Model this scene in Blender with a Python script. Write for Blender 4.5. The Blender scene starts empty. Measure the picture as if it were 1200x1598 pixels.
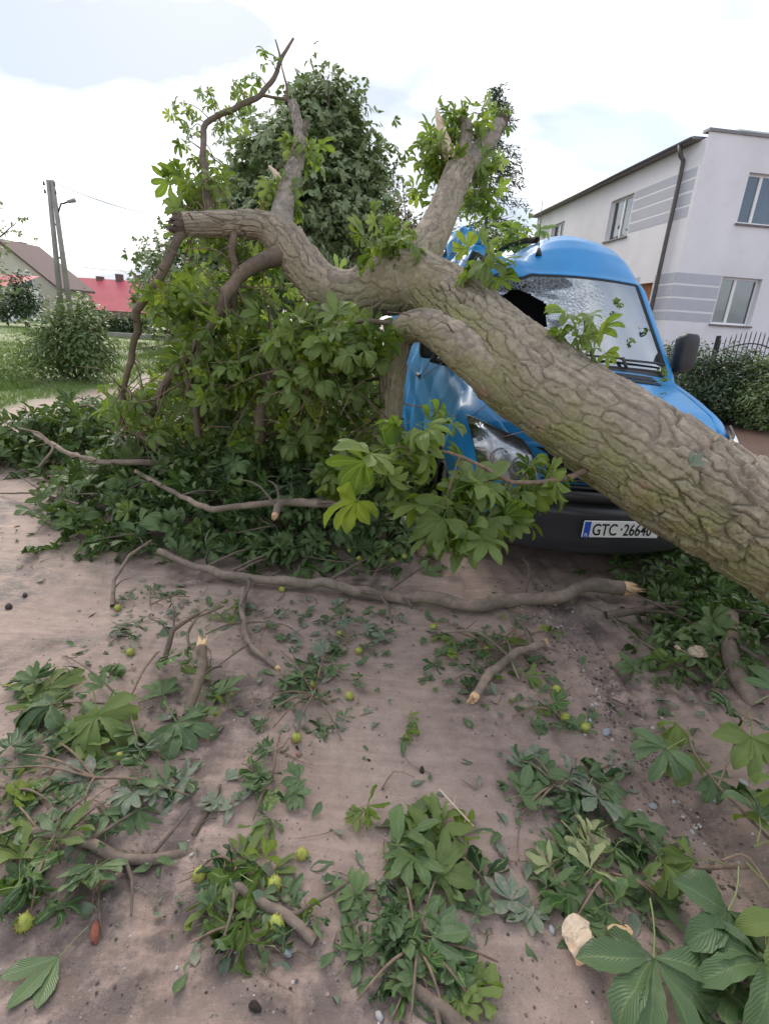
import bpy, math, random
import numpy as np
from mathutils import Vector, Matrix

# ------------------------------------------------------------------ camera
F_PX, PITCH, ROLL, CAM_H = 800.0, 0.352, 0.06, 1.58      # photograph 1200 x 1598
scene = bpy.context.scene
_c, _s = math.cos(ROLL), math.sin(ROLL)
_right = np.array([1., 0, 0]); _fwd = np.array([0, math.cos(PITCH), -math.sin(PITCH)])
_down = np.array([0, -math.sin(PITCH), -math.cos(PITCH)])
CR, CD, CF = _c*_right - _s*_down, _s*_right + _c*_down, _fwd
cam_data = bpy.data.cameras.new('camera'); cam = bpy.data.objects.new('camera', cam_data)
scene.collection.objects.link(cam); scene.camera = cam
cam_data.sensor_fit = 'VERTICAL'; cam_data.sensor_height = 36.0; cam_data.lens = F_PX/1598*36
cam_data.clip_start = 0.05; cam_data.clip_end = 3000
_m = Matrix.Identity(4)
for i in range(3):
    _m[i][0] = CR[i]; _m[i][1] = -CD[i]; _m[i][2] = -CF[i]
_m[2][3] = CAM_H
cam.matrix_world = _m

# ------------------------------------------------------------------ sky, sun, exposure
SUN_EL, SUN_AZ = math.radians(34), math.radians(-18)       # azimuth from +Y towards +X
world = bpy.data.worlds.new('World'); scene.world = world; world.use_nodes = True
wn = world.node_tree.nodes; wl = world.node_tree.links; wn.clear()
sky = wn.new('ShaderNodeTexSky'); sky.sky_type = 'NISHITA'; sky.sun_disc = False
sky.sun_elevation = SUN_EL; sky.sun_rotation = SUN_AZ; sky.air_density = 1.0; sky.dust_density = 1.5
tc = wn.new('ShaderNodeTexCoord'); sep = wn.new('ShaderNodeSeparateXYZ'); wl.new(tc.outputs['Generated'], sep.inputs[0])
zadd = wn.new('ShaderNodeMath'); zadd.operation = 'ADD'; zadd.inputs[1].default_value = 0.5; wl.new(sep.outputs[2], zadd.inputs[0])
zmx = wn.new('ShaderNodeMath'); zmx.operation = 'MAXIMUM'; zmx.inputs[1].default_value = 0.08; wl.new(zadd.outputs[0], zmx.inputs[0])
dv = wn.new('ShaderNodeVectorMath'); dv.operation = 'DIVIDE'; wl.new(tc.outputs['Generated'], dv.inputs[0]); wl.new(zmx.outputs[0], dv.inputs[1])
mp = wn.new('ShaderNodeMapping'); mp.inputs['Scale'].default_value = (1.0, 2.0, 0.0); mp.inputs['Location'].default_value = (0.85, 5.15, 0); wl.new(dv.outputs[0], mp.inputs[0])
nz = wn.new('ShaderNodeTexNoise'); nz.inputs['Scale'].default_value = 1.1; nz.inputs['Detail'].default_value = 6; nz.inputs['Roughness'].default_value = 0.55; wl.new(mp.outputs[0], nz.inputs[0])
cr = wn.new('ShaderNodeValToRGB'); cr.color_ramp.elements[0].position = 0.34; cr.color_ramp.elements[0].color = (.7, .7, .7, 1)
cr.color_ramp.elements[1].position = 0.58; cr.color_ramp.elements[1].color = (.97, .97, .97, 1); wl.new(nz.outputs[0], cr.inputs[0])
nz2 = wn.new('ShaderNodeTexNoise'); nz2.inputs['Scale'].default_value = 1.7; nz2.inputs['Detail'].default_value = 4; wl.new(mp.outputs[0], nz2.inputs[0])
cr2 = wn.new('ShaderNodeValToRGB'); cr2.color_ramp.elements[0].position = 0.45; cr2.color_ramp.elements[0].color = (1.85, 2.08, 2.45, 1)
cr2.color_ramp.elements[1].position = 0.70; cr2.color_ramp.elements[1].color = (5.4, 5.3, 5.2, 1); wl.new(nz2.outputs[0], cr2.inputs[0])
mixw = wn.new('ShaderNodeMix'); mixw.data_type = 'RGBA'; wl.new(cr.outputs[0], mixw.inputs[0]); wl.new(sky.outputs[0], mixw.inputs[6]); wl.new(cr2.outputs[0], mixw.inputs[7])
bg = wn.new('ShaderNodeBackground'); bg.inputs[1].default_value = 0.1; wl.new(mixw.outputs[2], bg.inputs[0])
wo = wn.new('ShaderNodeOutputWorld'); wl.new(bg.outputs[0], wo.inputs[0])
sun_d = bpy.data.lights.new('sun', 'SUN'); sun = bpy.data.objects.new('sun', sun_d); scene.collection.objects.link(sun)
sun_d.energy = 1.0; sun_d.angle = math.radians(40); sun_d.color = (1.0, 0.9, 0.78)
_sd = Vector((math.sin(SUN_AZ)*math.cos(SUN_EL), math.cos(SUN_AZ)*math.cos(SUN_EL), math.sin(SUN_EL)))
sun.rotation_euler = _sd.to_track_quat('Z', 'Y').to_euler()
scene.view_settings.view_transform = 'Standard'; scene.view_settings.look = 'None'
scene.view_settings.exposure = 1.9; scene.view_settings.gamma = 1.0; scene.view_settings.use_curve_mapping = False
scene.render.engine = 'CYCLES'
scene.cycles.max_bounces = 8; scene.cycles.transparent_max_bounces = 8; scene.cycles.use_denoising = True
scene.cycles.diffuse_bounces = 3; scene.cycles.glossy_bounces = 3; scene.cycles.transmission_bounces = 4

# ------------------------------------------------------------------ helpers
rng = np.random.default_rng(7); random.seed(7)
COL = scene.collection
PI = math.pi
def A(*v): return np.array(v, float)
def ray(px, py): return CR*((px-600)/F_PX) + CD*((py-799)/F_PX) + CF
CAM = A(0, 0, CAM_H)
def pt(px, py, z): return CAM + ray(px, py)*z                   # point at a given depth along the optical axis
def gp(px, py, z=0.0):
    d = ray(px, py); return CAM + d*((z-CAM_H)/d[2])            # point on the ground plane / at height z
def at_y(px, py, y):
    d = ray(px, py); return CAM + d*(y/d[1])
def depth_of(P): return float((np.asarray(P)-CAM) @ CF)
def tag(o, label=None, cat=None, group=None, kind=None):
    if label: o['label'] = label
    if cat: o['category'] = cat
    if group: o['group'] = group
    if kind: o['kind'] = kind
    return o
def empty(name, loc=(0, 0, 0), rz=0, parent=None):
    o = bpy.data.objects.new(name, None); COL.objects.link(o); o.location = loc; o.rotation_euler = (0, 0, rz)
    o.empty_display_size = .1
    if parent: o.parent = parent
    return o
def mesh_data(name, V, Fs, smooth=True, uv=None, attrs=None, mats=None, fmat=None):
    V = np.asarray(V, np.float32); me = bpy.data.meshes.new(name)
    if isinstance(Fs, np.ndarray) and Fs.ndim == 2:
        n, k = Fs.shape; loops = Fs.reshape(-1).astype(np.int32); starts = (np.arange(n)*k).astype(np.int32)
    else:
        lens = np.array([len(f) for f in Fs], np.int32); loops = np.array([i for f in Fs for i in f], np.int32)
        starts = np.concatenate([[0], np.cumsum(lens)[:-1]]).astype(np.int32); n = len(lens)
    me.vertices.add(len(V)); me.vertices.foreach_set('co', V.reshape(-1))
    me.loops.add(len(loops)); me.loops.foreach_set('vertex_index', loops)
    me.polygons.add(n); me.polygons.foreach_set('loop_start', starts)
    me.polygons.foreach_set('use_smooth', np.full(n, bool(smooth)))
    if uv is not None:
        l = me.uv_layers.new(name='UVMap'); l.data.foreach_set('uv', np.asarray(uv, np.float32)[loops].reshape(-1))
    for k_, v_ in (attrs or {}).items():
        a = me.attributes.new(k_, 'FLOAT', 'POINT'); a.data.foreach_set('value', np.asarray(v_, np.float32))
    for m in (mats or []): me.materials.append(m)
    if fmat is not None: me.polygons.foreach_set('material_index', np.asarray(fmat, np.int32))
    me.update(calc_edges=True); me.validate()
    return me
def link(name, me, parent=None, loc=None):
    o = bpy.data.objects.new(name, me); COL.objects.link(o)
    if parent: o.parent = parent
    if loc is not None: o.location = loc
    return o
def mk(name, V, Fs, mat, parent=None, smooth=True, uv=None, attrs=None, fmat=None):
    return link(name, mesh_data(name, V, Fs, smooth, uv, attrs, mat if isinstance(mat, list) else [mat], fmat), parent)
class MB:                                                        # collects simple solids into one mesh
    def __init__(s): s.v = []; s.f = []
    def add(s, V, Fs):
        n = len(s.v); s.v += [tuple(p) for p in V]; s.f += [tuple(int(i)+n for i in f) for f in Fs]; return s
    def box(s, a, b, bev=0.0):
        x0, y0, z0 = a; x1, y1, z1 = b
        if bev <= 0:
            return s.add([(x0,y0,z0),(x1,y0,z0),(x1,y1,z0),(x0,y1,z0),(x0,y0,z1),(x1,y0,z1),(x1,y1,z1),(x0,y1,z1)],
                         [(0,3,2,1),(4,5,6,7),(0,1,5,4),(1,2,6,5),(2,3,7,6),(3,0,4,7)])
        V = []
        for z, i in ((z0, bev), (z0+bev, 0), (z1-bev, 0), (z1, bev)):
            X0, X1, Y0, Y1 = x0+i, x1-i, y0+i, y1-i; e = bev*(.6 if i else 1)
            V += [(X0+e,Y0,z),(X1-e,Y0,z),(X1,Y0+e,z),(X1,Y1-e,z),(X1-e,Y1,z),(X0+e,Y1,z),(X0,Y1-e,z),(X0,Y0+e,z)]
        Fq = [tuple(range(7, -1, -1)), tuple(range(24, 32))]
        for r in range(3):
            for k in range(8): Fq.append((r*8+k, r*8+(k+1) % 8, (r+1)*8+(k+1) % 8, (r+1)*8+k))
        return s.add(V, Fq)
    def tube(s, pts, rad, seg=8, cap=True):
        V, Fq = tube(np.asarray(pts, float), rad, seg); n = len(pts)
        Fq = [tuple(f) for f in Fq]
        if cap: Fq += [tuple(range(seg-1, -1, -1)), tuple(range((n-1)*seg, n*seg))]
        return s.add(V, Fq)
    def build(s, name, mat, parent=None, smooth=False): return mk(name, np.array(s.v), s.f, mat, parent, smooth)
def frames(P):
    P = np.asarray(P, float); T = np.gradient(P, axis=0); T /= np.linalg.norm(T, axis=1, keepdims=True)+1e-9
    up = A(0, 0, 1) if abs(T[0][2]) < .9 else A(1, 0, 0)
    n = up - T[0]*(up @ T[0]); n /= np.linalg.norm(n); N = [n]
    for i in range(1, len(P)):
        n = N[-1] - T[i]*(N[-1] @ T[i]); n /= np.linalg.norm(n)+1e-9; N.append(n)
    N = np.array(N); B = np.cross(T, N); return T, N, B
def tube(P, rad, seg=8):
    T, N, B = frames(P); rad = np.broadcast_to(np.asarray(rad, float), (len(P),))
    th = np.arange(seg)*2*PI/seg
    V = P[:, None, :] + rad[:, None, None]*(np.cos(th)[None, :, None]*N[:, None, :] + np.sin(th)[None, :, None]*B[:, None, :])
    return V.reshape(-1, 3), grid_faces(len(P), seg, True)
def grid_faces(n, m, wrap=False):
    i = np.arange(n-1)[:, None]; j = np.arange(m if wrap else m-1)[None, :]; j2 = (j+1) % m
    return np.stack([i*m+j, i*m+j2, (i+1)*m+j2, (i+1)*m+j], -1).reshape(-1, 4)
def spline(P, n):
    P = np.asarray(P, float); k = len(P)
    if k == 2: return P[0] + (P[1]-P[0])*np.linspace(0, 1, n)[:, None]
    E = np.vstack([2*P[0]-P[1], P, 2*P[-1]-P[-2]]); d = np.linalg.norm(np.diff(P[:, :3], axis=0), axis=1)
    L = np.concatenate([[0], np.cumsum(d)]); q = np.linspace(0, L[-1], n)
    i = np.clip(np.searchsorted(L, q, side='right')-1, 0, k-2); t = ((q-L[i])/(d[i]+1e-9))[:, None]
    p0, p1, p2, p3 = E[i], E[i+1], E[i+2], E[i+3]
    return .5*((2*p1)+(-p0+p2)*t+(2*p0-5*p1+4*p2-p3)*t*t+(-p0+3*p1-3*p2+p3)*t**3)
def _h(ix, iy, iz, s):
    n = (ix.astype(np.int64)*374761393 + iy.astype(np.int64)*668265263 + iz.astype(np.int64)*2147483647 + s*974634777) & 0xffffffff
    n = ((n ^ (n >> 13))*1274126177) & 0xffffffff; n = (n ^ (n >> 16)) & 0xffffffff
    return n.astype(np.float64)/4294967295.0
def noise(P, s=0):
    P = np.asarray(P, float); I = np.floor(P).astype(np.int64); f = P-I; f = f*f*(3-2*f); r = 0
    for a in (0, 1):
        for b in (0, 1):
            for c in (0, 1):
                w = (f[..., 0] if a else 1-f[..., 0])*(f[..., 1] if b else 1-f[..., 1])*(f[..., 2] if c else 1-f[..., 2])
                r = r + w*_h(I[..., 0]+a, I[..., 1]+b, I[..., 2]+c, s)
    return r*2-1
def fbm(P, o=4, s=0, g=.5):
    r = 0; a = 1
    for k in range(o): r = r + a*noise(np.asarray(P)*2**k, s+k*17); a *= g
    return r
def sstep(a, b, x): t = np.clip((x-a)/(b-a), 0, 1); return t*t*(3-2*t)
def n3(x, y, z=0.0): return np.stack([x, y, np.broadcast_to(z, np.shape(x)).astype(float)], -1)

# ------------------------------------------------------------------ materials
def newmat(name):
    m = bpy.data.materials.new(name); m.use_nodes = True; nt = m.node_tree; nt.nodes.clear()
    return m, nt.nodes, nt.links
def N(ns, t, **kw):
    n = ns.new('ShaderNode'+t)
    for k, v in kw.items():
        if k in n.inputs: n.inputs[k].default_value = v
        else: setattr(n, k, v)
    return n
def ramp(ns, ls, src, stops):
    r = ns.new('ShaderNodeValToRGB'); e = r.color_ramp.elements
    while len(e) < len(stops): e.new(.5)
    for i, (p, c) in enumerate(stops): e[i].position = p; e[i].color = (c[0], c[1], c[2], 1) if not np.isscalar(c) else (c, c, c, 1)
    ls.new(src, r.inputs[0]); return r.outputs[0]
def mixc(ns, ls, fac, a, b, blend='MIX'):
    m = ns.new('ShaderNodeMix'); m.data_type = 'RGBA'; m.blend_type = blend
    for s, i in ((fac, 0), (a, 6), (b, 7)):
        if hasattr(s, 'links'): ls.new(s, m.inputs[i])
        elif np.isscalar(s): m.inputs[i].default_value = s
        else: m.inputs[i].default_value = (s[0], s[1], s[2], 1)
    return m.outputs[2]
def mth(ns, ls, op, a, b=None, c=None):
    m = ns.new('ShaderNodeMath'); m.operation = op
    for i, s in enumerate((a, b, c)):
        if s is None: continue
        if hasattr(s, 'links'): ls.new(s, m.inputs[i])
        else: m.inputs[i].default_value = s
    return m.outputs[0]
def simple(name, col, rough=.6, metal=0, var=.25, scale=6, bump=.15, bscale=60, spec=.5, coat=0, dirt=None, dirtamt=.5):
    m, ns, ls = newmat(name); t = N(ns, 'TexCoord')
    a = N(ns, 'TexNoise', Scale=scale, Detail=6, Roughness=.6); ls.new(t.outputs['Object'], a.inputs[0])
    col = np.array(col); c = ramp(ns, ls, a.outputs[0], [(.3, col*(1-var)), (.7, np.minimum(col*(1+var), .95))])
    if dirt is not None:
        d = N(ns, 'TexNoise', Scale=scale*.7, Detail=8, Roughness=.7); ls.new(t.outputs['Object'], d.inputs[0])
        f = ramp(ns, ls, d.outputs[0], [(.48, 0.0), (.72, dirtamt)]); c = mixc(ns, ls, f, c, dirt)
    p = N(ns, 'BsdfPrincipled', Roughness=rough, Metallic=metal); p.inputs['Specular IOR Level'].default_value = spec
    p.inputs['Coat Weight'].default_value = coat; p.inputs['Coat Roughness'].default_value = .08
    ls.new(c, p.inputs['Base Color'])
    if bump > 0:
        b = N(ns, 'TexNoise', Scale=bscale, Detail=5); ls.new(t.outputs['Object'], b.inputs[0])
        bn = N(ns, 'Bump', Strength=bump, Distance=.01); ls.new(b.outputs[0], bn.inputs['Height']); ls.new(bn.outputs[0], p.inputs['Normal'])
    o = N(ns, 'OutputMaterial'); ls.new(p.outputs[0], o.inputs[0]); return m
def leafmat(name, stops, under, mud=0.0, rough=.42, transl=.35, veins=True, mudcol=(.30, .24, .21)):
    m, ns, ls = newmat(name)
    at = N(ns, 'Attribute'); at.attribute_name = 'rnd'; oi = N(ns, 'ObjectInfo')
    r = mth(ns, ls, 'FRACT', mth(ns, ls, 'ADD', at.outputs['Fac'], oi.outputs['Random']))
    c = ramp(ns, ls, r, stops)
    t = N(ns, 'TexCoord'); no = N(ns, 'TexNoise', Scale=14, Detail=4); ls.new(t.outputs['Object'], no.inputs[0])
    c = mixc(ns, ls, ramp(ns, ls, no.outputs[0], [(.35, 0.0), (.75, .4)]), c, np.array(stops[0][1])*1.15)
    height = None
    if veins:
        sp = N(ns, 'SeparateXYZ'); ls.new(t.outputs['UV'], sp.inputs[0])
        u = mth(ns, ls, 'ABSOLUTE', mth(ns, ls, 'SUBTRACT', sp.outputs[0], .5))
        ph = mth(ns, ls, 'SUBTRACT', mth(ns, ls, 'MULTIPLY', sp.outputs[1], 15.0), mth(ns, ls, 'MULTIPLY', u, 9.0))
        sw = mth(ns, ls, 'SINE', mth(ns, ls, 'MULTIPLY', ph, 2*PI))
        vein = ramp(ns, ls, sw, [(.93, 0.0), (1.0, .22)])
        mid = ramp(ns, ls, u, [(.02, .65), (.05, 0.0)])
        c = mixc(ns, ls, vein, c, (.26, .36, .12)); c = mixc(ns, ls, mid, c, (.36, .44, .16)); height = sw
        sp2 = N(ns, 'TexNoise', Scale=30, Detail=3); ls.new(t.outputs['Object'], sp2.inputs[0])
        c = mixc(ns, ls, ramp(ns, ls, sp2.outputs[0], [(.7, 0.0), (.76, .55)]), c, (.30, .20, .06))
    ge = N(ns, 'NewGeometry'); c = mixc(ns, ls, mth(ns, ls, 'MULTIPLY', ge.outputs['Backfacing'], .75), c, under)
    if mud > 0:
        mn = N(ns, 'TexNoise', Scale=22, Detail=7, Roughness=.7); ls.new(t.outputs['Object'], mn.inputs[0])
        c = mixc(ns, ls, ramp(ns, ls, mn.outputs[0], [(.60-.22*mud, 0.0), (.74-.22*mud, .85)]), c, mudcol)
    p = N(ns, 'BsdfPrincipled', Roughness=rough); p.inputs['Specular IOR Level'].default_value = .32; ls.new(c, p.inputs['Base Color'])
    tr = N(ns, 'BsdfTranslucent'); ls.new(mixc(ns, ls, .35, c, (.30, .42, .06)), tr.inputs[0])
    if height is not None:
        bn = N(ns, 'Bump', Strength=.3, Distance=.004); ls.new(height, bn.inputs['Height']); ls.new(bn.outputs[0], p.inputs['Normal'])
    mx = N(ns, 'MixShader'); mx.inputs[0].default_value = transl; ls.new(p.outputs[0], mx.inputs[1]); ls.new(tr.outputs[0], mx.inputs[2])
    o = N(ns, 'OutputMaterial'); ls.new(mx.outputs[0], o.inputs[0]); return m
def barkmat(name, grey=(.30, .25, .195), green=(.255, .238, .105), mossy=True):
    m, ns, ls = newmat(name); t = N(ns, 'TexCoord')
    ce = N(ns, 'Attribute'); ce.attribute_name = 'cell'; mo = N(ns, 'Attribute'); mo.attribute_name = 'moss'
    g = np.array(grey); c = ramp(ns, ls, ce.outputs['Fac'], [(0, g*.68), (.5, g), (1, g*1.3*A(1, .97, .95))])
    n1 = N(ns, 'TexNoise', Scale=26, Detail=7, Roughness=.65); ls.new(t.outputs['Object'], n1.inputs[0])
    c = mixc(ns, ls, .55, c, ramp(ns, ls, n1.outputs[0], [(.3, .25), (.7, .8)]), 'OVERLAY')
    if mossy:
        n2 = N(ns, 'TexNoise', Scale=7, Detail=6, Roughness=.65); ls.new(t.outputs['Object'], n2.inputs[0])
        f = mth(ns, ls, 'MULTIPLY', mo.outputs['Fac'], ramp(ns, ls, n2.outputs[0], [(.3, .25), (.6, 1.0)]))
        n4 = N(ns, 'TexNoise', Scale=60, Detail=4); ls.new(t.outputs['Object'], n4.inputs[0])
        gr = np.array(green); c = mixc(ns, ls, f, c, ramp(ns, ls, n4.outputs[0], [(.3, gr*.75), (.7, gr*1.25)]))
        n5 = N(ns, 'TexNoise', Scale=3.3, Detail=3); ls.new(t.outputs['Object'], n5.inputs[0])
        c = mixc(ns, ls, ramp(ns, ls, n5.outputs[0], [(.7, 0.0), (.78, .5)]), c, (.42, .22, .16))
    p = N(ns, 'BsdfPrincipled', Roughness=.85); p.inputs['Specular IOR Level'].default_value = .2; ls.new(c, p.inputs['Base Color'])
    n3_ = N(ns, 'TexNoise', Scale=110, Detail=6, Roughness=.7); ls.new(t.outputs['Object'], n3_.inputs[0])
    bn = N(ns, 'Bump', Strength=.5, Distance=.006); ls.new(n3_.outputs[0], bn.inputs['Height']); ls.new(bn.outputs[0], p.inputs['Normal'])
    o = N(ns, 'OutputMaterial'); ls.new(p.outputs[0], o.inputs[0]); return m
M = {}
G1, G2, G3 = (.055, .115, .012), (.155, .255, .022), (.33, .41, .04)
M['leaf'] = leafmat('leaf_fresh', [(0, G1), (.5, G2), (1, G3)], (.25, .33, .12), transl=.5)
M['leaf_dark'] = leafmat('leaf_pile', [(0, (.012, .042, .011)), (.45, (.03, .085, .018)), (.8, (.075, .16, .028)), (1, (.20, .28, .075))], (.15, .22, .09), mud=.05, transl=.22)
M['leaf_mud'] = leafmat('leaf_muddy', [(0, (.010, .040, .011)), (.6, (.025, .078, .019)), (1, (.085, .16, .035))], (.12, .18, .08), mud=.14, transl=.12, rough=.36)
M['leaf_silt'] = leafmat('leaf_silted', [(0, (.06, .12, .07)), (1, (.12, .19, .10))], (.16, .21, .14), mud=.6, transl=.05, rough=.6)
M['leaf_yellow'] = leafmat('leaf_yellowing', [(0, (.30, .33, .10)), (1, (.36, .38, .14))], (.36, .38, .2), mud=.1, transl=.2)
M['leaf_far'] = leafmat('leaf_far', [(0, (.08, .125, .05)), (.5, (.165, .225, .09)), (1, (.28, .335, .15))], (.26, .32, .17), veins=False, transl=.25)
M['leaf_willow'] = leafmat('leaf_willow', [(0, (.10, .15, .08)), (.5, (.16, .22, .12)), (1, (.24, .30, .18))], (.24, .29, .2), veins=False, transl=.25)
M['leaf_bush'] = leafmat('leaf_bush', [(0, (.045, .095, .025)), (.5, (.10, .17, .045)), (1, (.19, .26, .075))], (.16, .22, .09), veins=False, transl=.25)
M['leaf_conifer'] = leafmat('leaf_conifer', [(0, (.025, .05, .025)), (.5, (.045, .085, .04)), (1, (.09, .14, .06))], (.07, .11, .05), veins=False, transl=.1)
M['leaf_red'] = leafmat('leaf_red', [(0, (.10, .05, .04)), (1, (.20, .12, .07))], (.2, .12, .08), veins=False, transl=.3)
M['grass'] = leafmat('grass', [(0, (.10, .17, .04)), (.5, (.17, .26, .07)), (1, (.28, .34, .12))], (.2, .28, .09), veins=False, transl=.25)
M['bark'] = barkmat('bark_trunk')
M['bark_limb'] = barkmat('bark_limb', grey=(.30, .255, .225), green=(.22, .205, .12))
M['bark_thin'] = barkmat('bark_thin', grey=(.155, .118, .09), green=(.14, .13, .07))
M['bark_pale'] = barkmat('bark_pale', grey=(.225, .175, .14), green=(.19, .18, .11))
M['twig'] = simple('twig_bark', (.19, .13, .09), .8, var=.4, scale=30)
M['wood'] = simple('split_wood', (.62, .42, .24), .75, var=.3, scale=25, bump=.5, bscale=80, dirt=(.5, .2, .07), dirtamt=.7)
M['wood_pale'] = simple('split_wood_pale', (.70, .55, .40), .75, var=.2, scale=25, bump=.5, bscale=80, dirt=(.48, .2, .09), dirtamt=.6)
# ------------------------------------------------------------------ ground
RUT_A, RUT_B = gp(860, 905)[:2], gp(1170, 1340)[:2]
_rd = (RUT_B-RUT_A)/np.linalg.norm(RUT_B-RUT_A); _rn = A(-_rd[1], _rd[0])
def rut_t(x, y):
    return (x-RUT_A[0])*_rn[0]+(y-RUT_A[1])*_rn[1], (x-RUT_A[0])*_rd[0]+(y-RUT_A[1])*_rd[1]
def gh(x, y):
    x = np.asarray(x, float); y = np.asarray(y, float)
    near = 1/(1+np.hypot(x, y)/9)
    z = .045*fbm(n3(x*.7, y*.7), 3, 3)*near + .012*fbm(n3(x*3.1, y*3.1), 3, 5)*near
    pits = sstep(.25, .75, fbm(n3(x*1.6, y*1.6), 2, 41)) * sstep(3.2, 1.8, np.abs(x+2.3))
    z = z + near*.006*fbm(n3(x*14, y*14), 3, 9)*(0.5+2.2*pits) - .02*pits*near
    z = z + near*.005*fbm(n3(x*9+y*2, y*5), 2, 51) + near*.011*sstep(-.2, .5, noise(n3(x*.9, y*.9), 53))*(1-np.abs(noise(n3(x*7+1.5*noise(n3(x*1.5, y*1.5), 55), y*2.2), 54)))**4
    z = z + near*.007*sstep(2.6, 1.2, np.abs(x+.1))*noise(n3((x+.25*np.sin(y*1.3))*9, y*.9), 57)
    d, l = rut_t(x, y)
    flow = np.exp(-(d/.5)**2)*sstep(-.6, .2, l)*sstep(3.4, 2.4, l)
    z = z + flow*(.026*noise(n3(d*22+.6*noise(n3(x*2, y*2), 8), l*1.1), 12)) - .035*np.exp(-((d+.02)/.12)**2)*sstep(-.8, .2, l)*sstep(3.4, 2.4, l)
    return z
def spaced(lo, hi, fine_lo, fine_hi, st, g=1.07):
    c = list(np.arange(fine_lo, fine_hi+1e-6, st)); s = st; v = fine_hi
    while v < hi: s *= g; v += s; c.append(v)
    s = st; v = fine_lo; left = []
    while v > lo: s *= g; v -= s; left.append(v)
    return np.array(left[::-1]+c)
gx = spaced(-900, 900, -2.6, 2.6, .017, 1.045); gy = spaced(-60, 1500, .45, 4.2, .017, 1.045)
GX, GY = np.meshgrid(gx, gy)
GZ = gh(GX, GY)
def grass_mask(x, y):
    e = -6.0+.06*(y-8)+.5*noise(n3(x*.6, y*.6), 21)+.25*noise(n3(x*2.5, y*2.5), 22)
    return np.maximum(sstep(.3, -.5, x-e)*sstep(3, 6, y), sstep(16, 19, y+.8*noise(n3(x*.4, y*.4), 24)))
def soil_mask(x, y): return sstep(4.3, 4.9, x+.137*(y-6)+.2*noise(n3(x, y), 26))*sstep(5, 6.5, y)
_d, _l = rut_t(GX, GY)
wet = np.clip(np.exp(-((_d-.02)/.16)**2)*sstep(-.9, .1, _l)*sstep(3.2, 2.4, _l)*.8*(.6+.6*noise(n3(GX*7, GY*7), 33))
      + sstep(.1, .7, fbm(n3(GX*1.3, GY*1.3), 3, 35)) *.28+.9*np.exp(-(((GX+2.3)/.35)**2+((GY-2.75)/.22)**2)) + sstep(.2, .75, fbm(n3(GX*1.6, GY*1.6), 2, 41))*sstep(3.2, 1.8, np.abs(GX+2.3))*.8, 0, 1)
for _px, _py, _rx, _ry, _k in [(40, 930, .35, .22, 1), (150, 860, .3, .12, .6), (460, 935, .32, .10, .9), (700, 865, .35, .14, .8), (1110, 1085, .25, .13, .9), (400, 1585, .14, .06, .9), (700, 1560, .16, .12, .7), (200, 1130, .3, .16, .5), (90, 1370, .25, .14, .6), (420, 1440, .2, .1, .6), (640, 1470, .2, .16, .6), (920, 1350, .25, .16, .5), (780, 1030, .3, .16, .6), (860, 1105, .2, .1, .7), (490, 1090, .22, .14, .5), (560, 905, .5, .12, .6), (20, 1490, .1, .08, .6)]:
    _c0 = gp(_px, _py); wet = np.clip(wet+_k*.95*np.exp(-((GX-_c0[0])/_rx)**2-((GY-_c0[1])/_ry)**2)*(.55+.75*noise(n3(GX*9, GY*9), 61)), 0, 1)
m, ns, ls = newmat('mud_ground'); t = N(ns, 'TexCoord')
n1 = N(ns, 'TexNoise', Scale=1.1, Detail=8, Roughness=.6); n2 = N(ns, 'TexNoise', Scale=16, Detail=8, Roughness=.7); n4 = N(ns, 'TexNoise', Scale=170, Detail=5, Roughness=.7)
for q in (n1, n2, n4): ls.new(t.outputs['Object'], q.inputs[0])
c = ramp(ns, ls, n1.outputs[0], [(.3, (.33, .24, .2)), (.55, (.39, .288, .242)), (.75, (.44, .338, .29))])
c = mixc(ns, ls, .45, c, ramp(ns, ls, n2.outputs[0], [(.3, .32), (.7, .66)]), 'OVERLAY')
c = mixc(ns, ls, .22, c, ramp(ns, ls, n4.outputs[0], [(.3, .25), (.7, .75)]), 'OVERLAY')
aw = N(ns, 'Attribute'); aw.attribute_name = 'wet'; ag = N(ns, 'Attribute'); ag.attribute_name = 'grassy'; aso = N(ns, 'Attribute'); aso.attribute_name = 'soil'
n5 = N(ns, 'TexNoise', Scale=9, Detail=6, Roughness=.7); ls.new(t.outputs['Object'], n5.inputs[0])
wf = mth(ns, ls, 'MULTIPLY', aw.outputs['Fac'], ramp(ns, ls, n5.outputs[0], [(.38, .0), (.56, 1.0)]))
c = mixc(ns, ls, mth(ns, ls, 'MULTIPLY', wf, .85), c, (.085, .066, .062))
vo = N(ns, 'TexVoronoi', Scale=26, Randomness=1.0); ls.new(t.outputs['Object'], vo.inputs[0])
c = mixc(ns, ls, ramp(ns, ls, vo.outputs['Distance'], [(.08, .75), (.13, 0.0)]), c, mixc(ns, ls, vo.outputs['Color'], (.09, .07, .06), (.34, .27, .2)))
c = mixc(ns, ls, ag.outputs['Fac'], c, ramp(ns, ls, n2.outputs[0], [(.3, (.11, .15, .05)), (.55, (.17, .22, .075)), (.8, (.26, .24, .13))]))
c = mixc(ns, ls, aso.outputs['Fac'], c, ramp(ns, ls, n2.outputs[0], [(.3, (.06, .035, .025)), (.6, (.13, .07, .05)), (.8, (.2, .15, .11))]))
p = N(ns, 'BsdfPrincipled'); ls.new(c, p.inputs['Base Color']); p.inputs['Specular IOR Level'].default_value = .35
ls.new(mth(ns, ls, 'SUBTRACT', .66, mth(ns, ls, 'MULTIPLY', wf, .35)), p.inputs['Roughness'])
b1 = N(ns, 'Bump', Strength=.45, Distance=.008); ls.new(n4.outputs[0], b1.inputs['Height'])
n6 = N(ns, 'TexNoise', Scale=45, Detail=6, Roughness=.7); ls.new(t.outputs['Object'], n6.inputs[0])
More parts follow.
